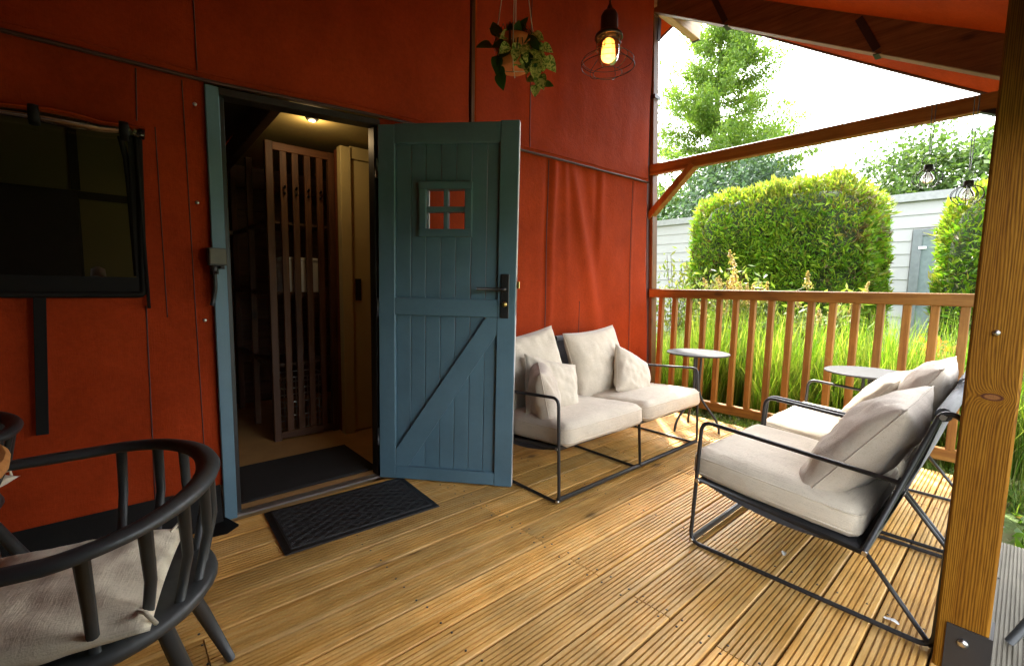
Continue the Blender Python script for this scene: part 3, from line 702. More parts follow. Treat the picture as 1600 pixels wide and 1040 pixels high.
# ------------------------------------------------------------------ interior, seen through doorway and window
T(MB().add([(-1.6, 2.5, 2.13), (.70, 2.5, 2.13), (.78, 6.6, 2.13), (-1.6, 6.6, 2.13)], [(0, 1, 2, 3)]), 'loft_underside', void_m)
T(MB().box((.735, 2.52, 2.105), (3.6, 6.6, 2.125)), 'ceiling_panel', olive_w)
T(MB().beam((.70, 2.50, 2.05), (.79, 5.2, 2.05), .05, .14, .003), 'loft_beam', dark_wX)
# back wall boards
for k in range(11):
    T(MB().bbox((-.1, 4.62, .02 + .19 * k), (3.6, 4.645, .02 + .19 * k + .187), .003), 'wall_board', dark_wX)
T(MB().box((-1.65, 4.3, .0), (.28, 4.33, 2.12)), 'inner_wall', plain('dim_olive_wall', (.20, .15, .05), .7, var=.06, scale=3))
T(MB().bbox((-.135, 4.27, 1.70), (-.09, 4.30, 2.1), .003).bbox((-1.6, 4.262, 1.64), (.27, 4.27, 1.69), .002), 'wall_batten', void_m)
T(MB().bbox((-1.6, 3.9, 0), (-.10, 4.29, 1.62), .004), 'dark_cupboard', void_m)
# cream sliding door and posts
T(MB().bbox((1.272, 3.262, 0.0), (1.345, 3.33, 2.06), .003), 'inner_post', yellow_p)
T(MB().bbox((1.284, 3.335, 0.0), (1.302, 3.42, 2.06), .003), 'inner_post', redpost_p)
ind = T(MB().bbox((1.347, 3.29, .012), (2.1, 3.325, 1.985), .003), 'inner_door', yellow_p, label='cream sliding inner door with black recessed pull')
MB().bbox((1.374, 3.284, .985), (1.418, 3.2895, 1.145), .002).build('handle', black_m, ind)
T(MB().bbox((1.347, 3.275, 1.99), (2.1, 3.31, 2.075), .003), 'door_header', yellow_p)
T(MB().box((1.9, 2.5, 0), (1.95, 3.28, 2.12)), 'inner_wall', yellow_p)
# ceiling spot (lit)
cs = thing('ceiling_spotlight', 'small lit round spotlight recessed in the indoor ceiling', 'ceiling light', (1.0, 3.0, 2.103))
MB().lathe([(.026, -.012), (.036, -.004), (.038, .002)], (0, 0, 0), 20).build('trim_ring', black_m, cs)
MB().lathe([(0.0, -.0135), (.018, -.0135), (.018, -.012)], (0, 0, 0), 20).build('lens', spot_m, cs)
sl = bpy.data.lights.new('spotlight_lamp', 'POINT'); sl.energy = 0.2; sl.color = (1, .70, .36); sl.shadow_soft_size = .03
slo = bpy.data.objects.new('spotlight_lamp', sl); COL.objects.link(slo); slo.parent = cs; slo.location = (0, 0, -.06)
# slatted rack
RKP = (1.05, 3.42, 0)
rk = thing('slatted_rack', 'tall brown timber rack with vertical slats just inside the doorway', 'rack', RKP)
def K(mb, name, mat, p=None):
    o = mb.build(name, mat, p or rk)
    if p is None: off(o, RKP)
    return o
K(MB().bbox((.830, 3.402, 0), (.876, 3.448, 2.035), .003), 'upright', slat_wZ); K(MB().bbox((1.238, 3.404, 0), (1.281, 3.45, 2.035), .003), 'upright', slat_wZ)
K(MB().bbox((.83, 3.95, 0), (.872, 3.99, 2.03), .003), 'upright', slat_wZ); K(MB().bbox((.83, 4.52, 0), (.872, 4.56, 2.03), .003), 'upright', slat_wZ)
K(MB().bbox((.877, 3.406, 1.982), (1.237, 3.44, 2.034), .003), 'top_rail', slat_wX); K(MB().bbox((.877, 3.403, .012), (1.237, 3.44, .062), .003), 'bottom_rail', slat_wX)
for x in (.919, .995, 1.075, 1.158):
    sl_ = K(MB().bbox((x, 3.410, .0625), (x + (.042 if x < 1.2 else .03), 3.432, 1.9815), .002), 'slat', slat_wZ)
    if x < 1.2:
        MB().tube([(x + .02, 3.409, 1.745), (x + .02, 3.385, 1.74), (x + .02, 3.378, 1.755)], .007, 7).tube([(x + .02, 3.408, 1.71), (x + .02, 3.39, 1.70), (x + .02, 3.383, 1.712)], .007, 7).build('hook', black_m, sl_).location = (0, 0, 0)
for z in (.52, 1.02, 1.50):
    K(MB().bbox((.834, 3.449, z), (.872, 4.52, z + .03), .002), 'side_rail', slat_wX)
    K(MB().box((.874, 3.442, z + .006), (1.236, 3.90, z + .022)), 'shelf', dark_wX)
K(MB().bbox((.45, 4.50, 1.50), (.83, 4.54, 1.535), .002), 'wall_shelf', white_m)
wb = thing('storage_box', 'white storage box standing behind the rack slats', 'box', (1.08, 3.62, 1.042))
MB().bbox((-.13, -.13, 0), (.13, .13, .22), .006).build('body', white_m, wb); MB().bbox((-.135, -.135, .2205), (.135, .135, .245), .006).build('lid', white_m, wb)
cr = thing('wire_basket', 'grey wire basket on the floor of the slatted rack', 'basket', (1.06, 3.60, .03))
for z in (.02, .12, .22, .32, .40): MB().tube(fillet([(-.15, -.12, z), (.15, -.12, z), (.15, .12, z), (-.15, .12, z)], .03, 3, True), .005, 5, True).build('wire_ring', steel_m, cr)
for x in np.linspace(-.14, .14, 8): MB().tube([(x, -.121, .02), (x, -.121, .40)], .004, 5).build('wire_upright', steel_m, cr)
cb = thing('cable_coil', 'thin dark cable hanging in a loop left of the rack', 'cable', (.62, 4.2, .5))
MB().tube([(.12 * math.cos(a), .03 * math.sin(2 * a), .30 * math.sin(a) + .1) for a in [2 * math.pi * k / 30 for k in range(30)]], .006, 6, True).tube([(.10 * math.cos(a) + .02, .03 * math.sin(2 * a) + .02, .25 * math.sin(a) + .12) for a in [2 * math.pi * k / 30 for k in range(30)]], .006, 6, True).build('loop', dgrey_m, cb)
# lamp seen through the window
fl = thing('window_sill_lamp', 'small pale lamp shade behind the vinyl window', 'lamp', (-.02, 2.75, .9))
MB().lathe([(.05, 0), (.05, .012), (.008, .02), (.008, .22)], (0, 0, 0), 12).build('stand', black_m, fl); MB().lathe([(.028, .20), (.024, .25), (.006, .262)], (0, 0, 0), 8).build('shade', white_m, fl)
dr = thing('dresser', 'dark low dresser inside the tent behind the window', 'dresser', (-.3, 2.9, 0))
MB().bbox((-.5, -.2, .08), (.4, .2, .88), .006).build('body', dark_wX, dr); MB().bbox((-.52, -.22, .8805), (.42, .22, .90), .004).build('top', dark_wX, dr)
for x in (-.46, .36):
    for y in (-.16, .16): MB().bbox((x - .02, y - .02, 0), (x + .02, y + .02, .0795), .003).build('leg', dark_wX, dr)

# mats
im = thing('indoor_mat', 'dark brown pile doormat lying inside the doorway', 'doormat', (.80, 2.78, 0))
MB().bbox((-.367, -.25, 0.0005), (.37, .255, .012), .004).build('pile', mat_m, im); MB().bbox((-.372, -.256, 0.0003), (.375, -.2505, .009), .002).build('border', rubber_m, im)
MB().bbox((-.372, .2555, 0.0003), (.375, .261, .009), .002).build('border', rubber_m, im)
om = thing('rubber_doormat', 'black rubber doormat with raised diamond pattern on the deck', 'doormat', (.855, 2.108, 0), R(-3.0))
mw, mh = .355, .215
MB().prism([(-mw, 0), (mw, 0), (mw, .004), (mw - .03, .008), (-mw + .03, .008), (-mw, .004)], (0, -mh, .0015), (0, mh, .0015), (1, 0, 0), (0, 0, 1)).build('base', rubber_m, om)
dm = MB()
def clipseg(a, b, lim):
    (x0, y0), (x1, y1) = a, b; t0, t1 = 0, 1
    for p, q in ((-(x1 - x0), x0 + lim[0]), (x1 - x0, lim[0] - x0), (-(y1 - y0), y0 + lim[1]), (y1 - y0, lim[1] - y0)):
        if p == 0:
            if q < 0: return None
            continue
        t = q / p
        if p < 0: t0 = max(t0, t)
        else: t1 = min(t1, t)
    return None if t0 >= t1 else ((x0 + (x1 - x0) * t0, y0 + (y1 - y0) * t0), (x0 + (x1 - x0) * t1, y0 + (y1 - y0) * t1))
for k in range(-14, 15):
    for sgn in (1, -1):
        for d in (-.009, .009):
            sg = clipseg((k * .075 + d - .5 * sgn, -.5 * .62), (k * .075 + d + .5 * sgn, .5 * .62), (mw - .035, mh - .035))
            if sg: dm.beam((*sg[0], .011), (*sg[1], .011), .005, .004, .001)
for yy in (-mh + .03, mh - .03): dm.beam((-mw + .03, yy, .011), (mw - .03, yy, .011), .008, .005, .001)
for xx in (-mw + .03, mw - .03): dm.beam((xx, -mh + .03, .011), (xx, mh - .03, .011), .008, .005, .001)
dmo = dm.build('raised_pattern', plain('worn_rubber', (0.035, 0.035, 0.036), 0.4, var=.3, scale=40, bmp=.1), om); dmo['kind'] = 'stuff'
# outdoor socket on the door frame
sk = thing('outdoor_socket', 'dark outdoor socket box with plugged cable on the blue door frame', 'socket', (.366, 2.355, 1.21))
MB().bbox((-.030, -.012, -.036), (.040, .0285, .038), .006).build('box', dgrey_m, sk)
MB().bbox((-.026, -.022, -.030), (.036, -.0125, .034), .005).build('lid', plain('olive_lid', (.11, .105, .075), .5), sk)
MB().tube(fillet([(-.008, .0, -.037), (-.008, -.004, -.07), (-.006, .002, -.14), (-.020, .015, -.21)], .04), .009, 8).tube([(-.008, 0, -.037), (-.008, -.002, -.075)], .016, 8).tube([(.018, 0, -.037), (.018, 0, -.052)], .013, 8).build('cable', black_m, sk)

for lab, x, y, a in (('pale dry leaf scrap on the deck under the near armchair', 2.09, .60, 20), ('pale dry leaf scrap on the deck beside the golden post', 1.93, .22, 70)):
    t = tag(MB().grid(lambda u, v: ((u - .5) * .045, (v - .5) * .02 * math.sin(math.pi * (.15 + .7 * u)), .003 + .006 * abs(v - .5) + .004 * math.sin(5 * u)), 5, 3).build('leaf_scrap', tag_f, None, (x, y, 0)), lab, 'leaf'); t.rotation_euler = (0, 0, R(a))

# ------------------------------------------------------------------ railing
rl = thing('porch_railing', 'brown timber railing with square balusters at the end of the deck', 'railing', (4.07, 1.2, 0))
RLP = (4.07, 1.2, 0)
off(MB().bbox((4.02, .105, 1.028), (4.115, 2.50, 1.110), .005).build('handrail', rail_wY, rl), RLP)
off(MB().bbox((4.04, .105, .022), (4.09, 2.47, .100), .004).build('bottom_rail', rail_wY, rl), RLP)
bal = MB().bbox((-.0, -.0225, .1005), (.043, .0225, 1.0275), .004).build('baluster', rail_wZ, rl)
k = 0
y = .288 - .0225
ys = []
while y < 2.46: ys.append(y); y += .1412
for k, y in enumerate(ys):
    b_ = bal if k == 0 else bal.copy()
    if k: COL.objects.link(b_); b_.parent = rl
    b_.location = (4.043 - RLP[0], y - RLP[1], 0)

# ------------------------------------------------------------------ lounge seats
def side_frame(x, arm, mb_r=.0085):
    mb = MB()
    pts = [(.673, .502), (.022, .552), (0.0, .0105), (.790, .0105), (.803, .74), (.752, .752), (.598, .232)]
    path = fillet([(x, -d, z) for d, z in pts], .045, 5)
    if not arm:
        pts = [(.02, .285), (0.0, .0105), (.790, .0105), (.803, .74), (.752, .752), (.598, .232)]
        path = fillet([(x, -d, z) for d, z in pts], .03, 5)
    mb.tube(path, mb_r, 8)
    mb.tube([(x, -.012, .297), (x, -.60, .232)], mb_r, 8)
    mb.tube([(x, -.605, .236), (x, -.785, .014)], mb_r * .95, 8)
    return mb
def lounge(name, label, cat, frames, arms, loc, rz, group=None):
    t = thing(name, label, cat, loc, rz, group)
    for x, a in zip(frames, arms):
        fo = side_frame(x, a).build('side_frame', dgrey_m, t)
        s = 1 if x < frames[-1] / 2 else -1
        for d, z in ((.006, .02), (.02, .292), (.602, .236), (.755, .735)):
            MB().lathe([(.0085, -.012), (.0085, .012)], (x, -d, z), 8, Matrix.Rotation(R(90), 3, 'Y')).build('bolt', steel_m, fo)
    w_ = frames[-1]
    MB().tube([(0, -.008, .026), (w_, -.008, .026)], .0125, 10).build('front_bar', dgrey_m, t)
    MB().tube([(0, -.025, .290), (w_, -.025, .290)], .012, 8).build('seat_bar', dgrey_m, t)
    MB().tube([(0, -.597, .238), (w_, -.597, .238)], .012, 8).build('seat_bar', dgrey_m, t)
    for a, b in zip(frames[:-1], frames[1:]):
        a, b = a + .018, b - .018
        def seat(u, v): return (a + (b - a) * u, -.02 - .575 * v, .288 - .050 * v - .035 * math.sin(math.pi * v))
        def back(u, v): return (a + (b - a) * u, -.600 - .153 * v - .012 * math.sin(math.pi * v), .245 + .50 * v)
        sm = MB().grid(seat, 6, 12); sm.grid(lambda u, v: tuple(Vector(seat(1 - u, v)) - Vector((0, 0, .005))), 6, 12); sm.build('seat_sling', sling_f, t)
        bm = MB().grid(back, 6, 12); bm.grid(lambda u, v: tuple(Vector(back(1 - u, v)) + Vector((0, -.005, 0))), 6, 12)
        bm.tube([(a, -.754, .738), (b, -.754, .738)], .021, 12); bm.build('back_sling', sling_f, t)
    return t
sofa = lounge('loveseat', 'two-seat black tube-frame loveseat against the red canvas wall', 'loveseat', (0, .722, 1.452), (True, False, True), (3.122, 1.500, 0), R(180))
A_ = lounge('lounge_armchair', 'black tube-frame armchair nearest the camera, beside the golden post', 'armchair', (0, .70), (True, True), (1.862, .898, 0), 0, 'tube-frame lounge armchairs')
B_ = copy_tree(A_); B_.location = (2.612, .905, 0); B_.rotation_euler = (0, 0, R(.5))
B_['label'] = 'black tube-frame armchair farther from the camera, beside the railing'

def rounded_pad(w, d, h, r=.05, n=14, seed=0, crown=.022, wr=.006):
    """seat cushion centred in x, y from 0 back to -d, z from 0 to h"""
    mb = MB(); N = n
    def pt(a, b, c):
        p = Vector((a, b, c)); half = Vector((w / 2, d / 2, h / 2))
        q = Vector((p.x * half.x, p.y * half.y, p.z * half.z)); k = Vector([max(-half[i] + r, min(half[i] - r, q[i])) for i in range(3)])
        dd = q - k
        if dd.length > 1e-6: q = k + dd.normalized() * r
        if c > 0: q.z += crown * (1 - a * a) * (1 - b * b) * c
        nn = noise.noise((q.x * 6 + seed, q.y * 6, q.z * 6)) * wr + noise.noise((q.x * 17 + seed, q.y * 17, q.z * 9)) * wr * .4
        q += Vector((a, b, c)).normalized() * nn
        return (q.x, q.y - d / 2, q.z + h / 2)
    def f(t): return math.copysign(abs(t) ** .75, t)
    for ax in range(3):
        for sg in (-1, 1):
            def fn(u, v):
                e = [0, 0, 0]; e[ax] = sg; e[(ax + 1) % 3] = f(2 * u - 1) * 1.0; e[(ax + 2) % 3] = f(2 * v - 1)
                return pt(*e)
            if sg > 0: mb.grid(fn, N, N)
            else: mb.grid(lambda u, v: fn(1 - u, v), N, N)
    return mb
def weld(o, dist=.0004):
    import bmesh
    bm = bmesh.new(); bm.from_mesh(o.data); bmesh.ops.remove_doubles(bm, verts=bm.verts, dist=dist); bm.to_mesh(o.data); bm.free(); return o
def pillow_mb(w, h, t, seed=0, n=26, ear=.10, wr=.010, sag=0.0):
    """pillow in the local xz plane, thickness along y, centred"""
    mb = MB()
    def side(sg):
        def fn(u, v):
            a, b = 2 * u - 1, 2 * v - 1
            x = a * w / 2 * (1 - ear * (1 - b * b) * abs(a) ** 2); z = b * h / 2 * (1 - ear * (1 - a * a) * abs(b) ** 2)
            th = t / 2 * ((1 - a * a) * (1 - b * b)) ** .42
            if th > 0:
                f_ = min(1, th / (t * .25))
                th += f_ * (.7 * wr * noise.noise((a * 1.3 + seed, b * 4.2 + .8 * a, sg * 1.7)) + .8 * wr * noise.noise((a * 2.3 + seed, b * 2.3, sg * 3.3)) + wr * .6 * noise.noise((a * 6 + seed, b * 3.5, sg * 2.1)))
                # corner creases
                for ca, cb in ((1, 1), (1, -1), (-1, 1), (-1, -1)):
                    da, db = a - ca, b - cb; rr = math.hypot(da, db)
                    if rr < 1.0: th += f_ * .005 * math.cos(7 * math.atan2(db, da) + seed) * (1 - rr) * rr * 3
            z -= sag * (1 - abs(a)) * (b + 1) * .5 * h
            return (x, -sg * th, z)
        return fn
    mb.grid(side(1), n, n); fb = side(-1); mb.grid(lambda u, v: fb(1 - u, v), n, n)
    return mb
def pillow_seam(w, h, ear):
    pts = []
    for k in range(4):
        for j in range(12):
            s = -1 + 2 * j / 12
            a, b = [(s, -1), (1, s), (-s, 1), (-1, -s)][k]
            pts.append((a * w / 2 * (1 - ear * (1 - b * b) * abs(a) ** 2), 0, b * h / 2 * (1 - ear * (1 - a * a) * abs(b) ** 2)))
    return MB().tube(pts, .0028, 5, True)
def pillow(name, label, cat, w, h, t, loc, rot, mat, seed, group=None, ear=.07, wr=.010, sag=0.0):
    root = tag(empty(name, loc), label, cat, group); root.rotation_euler = rot
    weld(pillow_mb(w, h, t, seed, 40, ear, wr, sag).build('cover', mat, root)); pillow_seam(w, h, ear).build('piping', mat, root)
    return root
def seat_cushion(label, loc, rz, seed, w, group, tilt=-4.5):
    root = tag(empty('seat_cushion', loc), label, 'seat cushion', group); root.rotation_euler = (R(-tilt), 0, rz)
    d, h = .615, .128
    weld(rounded_pad(w, d, h, .048, 14, seed).build('cover', beige_f, root))
    for zz in (h - .030, .030):
        p = fillet([(-w / 2 + .004, -.004, zz), (w / 2 - .004, -.004, zz), (w / 2 - .004, -d + .004, zz), (-w / 2 + .004, -d + .004, zz)], .05, 6, True)
        MB().tube(p, .0032, 5, True).build('piping', beige_f, root)
    return root
GS = 'beige seat cushions of the lounge set'
seat_cushion('beige seat cushion at the door end of the loveseat', (2.742 - .722 + .02 + .0, 1.470, .2925), R(180), 1, .705, GS)
seat_cushion('beige seat cushion at the railing end of the loveseat', (2.762, 1.470, .2925), R(180), 5, .705, GS)
seat_cushion('beige seat cushion on the armchair nearest the camera', (2.212, .93, .2925), 0, 9, .675, GS)
seat_cushion('sunlit beige seat cushion on the armchair beside the railing', (2.962, .935, .2925), R(.5), 13, .675, GS)
GP = 'loose cushions of the lounge set'
# loveseat cushions (front face towards -y)
pillow('back_cushion', 'large beige back cushion at the railing end of the loveseat', 'cushion', .60, .50, .20, (2.63, 2.03, .57), (R(-17), R(-3), R(3)), beige_f, 2, GP)
pillow('back_cushion', 'large beige back cushion at the door end, behind two smaller cushions', 'cushion', .60, .50, .20, (1.97, 2.06, .57), (R(-17), R(-8), R(-2)), beige_f, 8, GP)
pillow('throw_cushion', 'small beige throw cushion tilted against the railing-end back cushion', 'cushion', .38, .36, .15, (2.79, 1.84, .485), (R(-26), R(26), R(-8)), beige_f, 11, GP)
pillow('throw_cushion', 'small beige throw cushion in the middle, behind the loveseat armrest cushion', 'cushion', .40, .38, .16, (1.97, 1.85, .495), (R(-24), R(14), R(-10)), beige_f, 17, GP)
pillow('throw_cushion', 'small beige throw cushion leaning by the armrest near the blue door', 'cushion', .40, .38, .17, (1.845, 1.79, .485), (R(-12), R(-4), R(48)), taupe_f, 23, GP)
# armchair cushions (front face towards +y)
pa = pillow('back_cushion', 'large greige back cushion of the armchair nearest the camera', 'cushion', .61, .50, .22, (2.205, .375, .525), (R(-35), R(0), R(180)), taupe_f, 31, GP, wr=.014)
MB().box((.20, .015, -.262), (.27, .018, -.242)).build('care_tag', tag_f, pa)
pillow('back_cushion', 'greige back cushion of the armchair beside the railing', 'cushion', .60, .50, .20, (2.97, .345, .565), (R(-29), R(0), R(181)), taupe_f, 37, GP, wr=.014)
pillow('throw_cushion', 'small pale throw cushion on the armchair beside the railing', 'cushion', .40, .36, .15, (2.99, .49, .55), (R(-38), R(4), R(176)), beige_f, 41, GP)

# ------------------------------------------------------------------ side tables
def side_table(label, loc, rz, z=.62, r=.232):
    t = thing('side_table', label, 'side table', loc, rz, 'round metal side tables')
    MB().lathe([(.0, z - .012), (r - .004, z - .012), (r, z - .009), (r, z - .003), (r - .004, z), (0, z)], (0, 0, 0), 40, smooth=False).build('top', ttop_m, t)
    MB().lathe([(.05, z - .02), (.05, z - .0125)], (0, 0, 0), 16).build('mount_plate', dgrey_m, t)
    for k in range(3):
        a = 2 * math.pi * k / 3; c, s = math.cos(a), math.sin(a)
        prof = [(.028, z - .018), (.026, .48), (.022, .40), (.024, .33), (.05, .25), (.11, .17), (.165, .10), (.185, .045), (.190, .004)]
        pts = []
        for i in range(len(prof) - 1):
            for j in range(3):
                u = j / 3; p0 = prof[max(i - 1, 0)]; p1, p2 = prof[i], prof[i + 1]; p3 = prof[min(i + 2, len(prof) - 1)]
                cr_ = [0.5 * (2 * p1[q] + (p2[q] - p0[q]) * u + (2 * p0[q] - 5 * p1[q] + 4 * p2[q] - p3[q]) * u * u + (-p0[q] + 3 * p1[q] - 3 * p2[q] + p3[q]) * u ** 3) for q in (0, 1)]
                pts.append((cr_[0] * c, cr_[0] * s, cr_[1]))
        pts.append((prof[-1][0] * c, prof[-1][0] * s, prof[-1][1]))
        MB().tube(pts, .0095, 8).build('leg', dgrey_m, t)
    return t
side_table('round grey metal side table beside the loveseat armrest', (3.45, 1.69, 0), R(-80))
side_table('round grey metal side table in front of the railing behind the armchairs', (3.50, .62, 0), R(-40))

# ------------------------------------------------------------------ dining corner
def spindle_chair(label, loc, rz):
    """low-back spindle armchair facing local -x"""
    t = thing('spindle_chair', label, 'chair', loc, rz, 'dark spindle-back chairs')
    def bow(s):   # s in [-1,1] from near arm end to far arm end
        a = s * R(118); ca, sa = math.cos(a), math.sin(a)
        x = .225 * ca if abs(s) < .76 else None
        if x is None:
            x0 = .225 * math.cos(.76 * R(118)); x = x0 - (abs(s) - .76) * 1.15
        yy = .295 * math.copysign(min(1, abs(math.sin(min(abs(a), R(90))))), s)
        if abs(a) > R(90): yy -= math.copysign((abs(a) - R(90)) * .05, s)
        return Vector((x, yy, .668 + .018 * max(0, ca)))
    path = [bow(-1 + 2 * k / 48) for k in range(49)]
    rr = [.0150 * (.75 + .25 * min(1, min(k, 48 - k) / 4)) * (1 + .28 * max(0, 1 - abs(k - 24) / 14)) for k in range(49)]
    MB().tube(path, rr, 10, False, (1.25, .85)).build('arm_rail', chair_p, t)
    seatp = [(0, .415), (.19, .415), (.225, .425), (.235, .44), (.228, .455), (.19, .452), (0, .447)]
    sm = MB().lathe(seatp, (0, 0, 0), 36)
    sm.v = [(x * 1.0 + (-.03 if x < 0 else 0), y_ * 1.04, z) for x, y_, z in sm.v]
    sm.build('seat', chair_p, t)
    for s in (-.66, -.48, -.32, -.16, 0, .16, .32, .48, .66):
        top = bow(s); ang = s * R(118); b = Vector((.205 * math.cos(ang), .215 * math.sin(ang), .448))
        mid = (top + b) / 2 + Vector((math.cos(ang), math.sin(ang), 0)) * .014
        MB().tube([b, mid, top - Vector((0, 0, .008))], [.0068, .0072, .0085], 8, False, (.8, 1.35)).build('spindle', chair_p, t)
    for sg in (-1, 1):
        e = bow(sg * .93); b = Vector((-.17, sg * .20, .44))
        MB().tube([b, (b + e) / 2 + Vector((-.01, sg * .015, 0)), e - Vector((0, 0, .008))], [.015, .015, .016], 8).build('arm_post', chair_p, t)
    for sx, sy in ((1, 1), (1, -1), (-1, 1), (-1, -1)):
        MB().tube([(sx * .13, sy * .13, .425), (sx * .20, sy * .195, .21), (sx * .262, sy * .25, .004)], [.015, .017, .012], 10).build('leg', chair_p, t)
    return t
c1 = spindle_chair('dark grey spindle chair close to the camera with cream cushion', (-.068, 1.245, 0), R(-6))
c2 = copy_tree(c1); c2.location = (-.50, 1.97, 0); c2.rotation_euler = (0, 0, R(62)); c2['label'] = 'dark spindle chair behind the round table, against the canvas wall'
c3 = copy_tree(c1); c3.location = (2.165, -.405, -.003); c3.rotation_euler = (0, 0, R(56)); c3['label'] = 'dark spindle chair on the grey terrace right of the golden post'
def chair_pad(label, loc, rz, seed):
    root = tag(empty('chair_cushion', loc), label, 'cushion', 'cream chair cushions'); root.rotation_euler = (0, 0, rz)
    mb = pillow_mb(.39, .39, .08, seed, 34, .03, .007); mb.v = [(x, z, -y_ + .036) for x, y_, z in mb.v]; mb.f = [tuple(f) for f in mb.f]
    weld(mb.build('cover', cream_f, root))
    for sx in (-1, 1):
        MB().tube([(.17, sx * .15, .05), (.185, sx * .175, .06), (.20, sx * .17, .03)], .004, 5).build('tie_ribbon', cream_f, root)
    return root
chair_pad('crumpled cream seat cushion on the chair close to the camera', (-.115, 1.215, .452), R(-14), 3)
chair_pad('cream seat cushion on the chair behind the round table', (-.49, 1.96, .452), R(64), 19)
tb = thing('dining_table', 'round orange-brown wooden dining table at the left edge', 'table', (-.575, 1.335, 0))
MB().lathe([(0, .712), (.395, .712), (.41, .72), (.412, .735), (.405, .742), (0, .742)], (0, 0, 0), 48, smooth=False).build('tabletop', table_w, tb)
MB().lathe([(.04, .03), (.045, .3), (.05, .7115)], (0, 0, 0), 16).build('pedestal', chair_p, tb); MB().lathe([(.26, .002), (.26, .012), (.06, .03)], (0, 0, 0), 28).build('base', chair_p, tb)

# ------------------------------------------------------------------ pendant lamp
LP = (2.20, 1.70, 2.462)
lamp = thing('pendant_lamp', 'black bulkhead pendant lamp with lit amber bulb and wire cage', 'lamp', LP)
MB().tube([(0, 0, .19), (0, 0, 1.0)], .006, 8).build('cord', black_m, lamp)
MB().lathe([(0, .215), (.014, .212), (.016, .192), (.036, .182), (.047, .160), (.048, .085), (.055, .075), (.076, .058), (.079, .044), (.068, .042), (.058, .050), (0, .050)], (0, 0, 0), 28).build('cap', black_m, lamp)
MB().lathe([(.057, .048), (.059, .0), (.059, -.045), (.053, -.075), (.036, -.096), (.012, -.104), (0, -.105)], (0, 0, 0), 28).build('glass_jar', lampglass_m, lamp)
MB().lathe([(.010, .045), (.013, .02), (.022, -.01), (.024, -.032), (.016, -.052), (0, -.058)], (0, 0, 0), 16).build('bulb', filament_m, lamp)
cg = MB()
prof = [(.070, .05), (.066, .0), (.070, -.025), (.10, -.045), (.142, -.075), (.150, -.098), (.140, -.118), (.105, -.138), (.080, -.145)]
def spl(pr, n=4):
    out = []
    for i in range(len(pr) - 1):
        for j in range(n):
            u = j / n; p0 = pr[max(i - 1, 0)]; p1, p2 = pr[i], pr[i + 1]; p3 = pr[min(i + 2, len(pr) - 1)]
            out.append(tuple(0.5 * (2 * p1[q] + (p2[q] - p0[q]) * u + (2 * p0[q] - 5 * p1[q] + 4 * p2[q] - p3[q]) * u * u + (-p0[q] + 3 * p1[q] - 3 * p2[q] + p3[q]) * u ** 3) for q in (0, 1)))
    return out + [pr[-1]]
for k in range(6):
    a = 2 * math.pi * k / 6 + .35
    cg.tube([(r * math.cos(a), r * math.sin(a), z) for r, z in spl(prof)], .0016, 5)
for r, z in ((.067, .015), (.067, -.018), (.142, -.075), (.148, -.108), (.080, -.145)):
    cg.tube([(r * math.cos(2 * math.pi * k / 36), r * math.sin(2 * math.pi * k / 36), z) for k in range(36)], .0016, 5, True)
cg.build('wire_cage', black_m, lamp)
pl = bpy.data.lights.new('pendant_bulb_light', 'POINT'); pl.energy = 0.16; pl.color = (1, .42, .10); pl.shadow_soft_size = .03
plo = bpy.data.objects.new('pendant_bulb_light', pl); COL.objects.link(plo); plo.parent = lamp; plo.location = (0, 0, -.075)

# ------------------------------------------------------------------ hanging planter
HP = Vector((1.405, 1.6, 2.055))
hp = thing('hanging_planter', 'terracotta pot in a rope hanger with trailing variegated leaves', 'plant', HP)
MB().lathe([(0, .0), (.060, .0), (.066, .006), (.080, .085), (.086, .10), (.086, .122), (.078, .122), (.074, .10), (0, .098)], (0, 0, 0), 28).build('pot', terra_m, hp)
MB().lathe([(0, .104), (.073, .104), (.073, .1005)], (0, 0, 0), 20).build('soil', soil_m, hp)
rp = MB()
for k in range(4):
    a = R(45 + 90 * k); c, s = math.cos(a), math.sin(a)
    rp.tube([(0, 0, -.006), (.062 * c, .062 * s, -.005), (.090 * c, .090 * s, .10), (.070 * c, .070 * s, .22), (.012 * c, .012 * s, .62)], .0022, 5)
    a2 = R(90 + 90 * k)
    rp.tube([(.064 * c, .064 * s, .005), (.078 * math.cos(a2 - .35), .078 * math.sin(a2 - .35), .05), (.084 * math.cos(a2 + .7), .084 * math.sin(a2 + .7), .09)], .002, 5)
rp.tube([(0, 0, .62), (0, 0, 1.38)], .004, 6)
rp.build('rope_hanger', rope_m, hp)
def leaf_mb(L_, W_):
    mb = MB(); n = 6; rows = []
    for i in range(n + 1):
        t = i / n; w_ = W_ / 2 * (math.sin(math.pi * min(1, t * 1.0) ** .62) ** .8 if 0 < t < 1 else 0.02); z = -.18 * L_ * t * t
        rows.append([(-w_, L_ * t, z + w_ * .28), (0, L_ * t, z), (w_, L_ * t, z + w_ * .28)])
    vs = [p for r in rows for p in r]; fs = []
    for i in range(n):
        for j in range(2): fs.append((i * 3 + j, i * 3 + j + 1, (i + 1) * 3 + j + 1, (i + 1) * 3 + j))
    return mb.add(vs, fs, True)
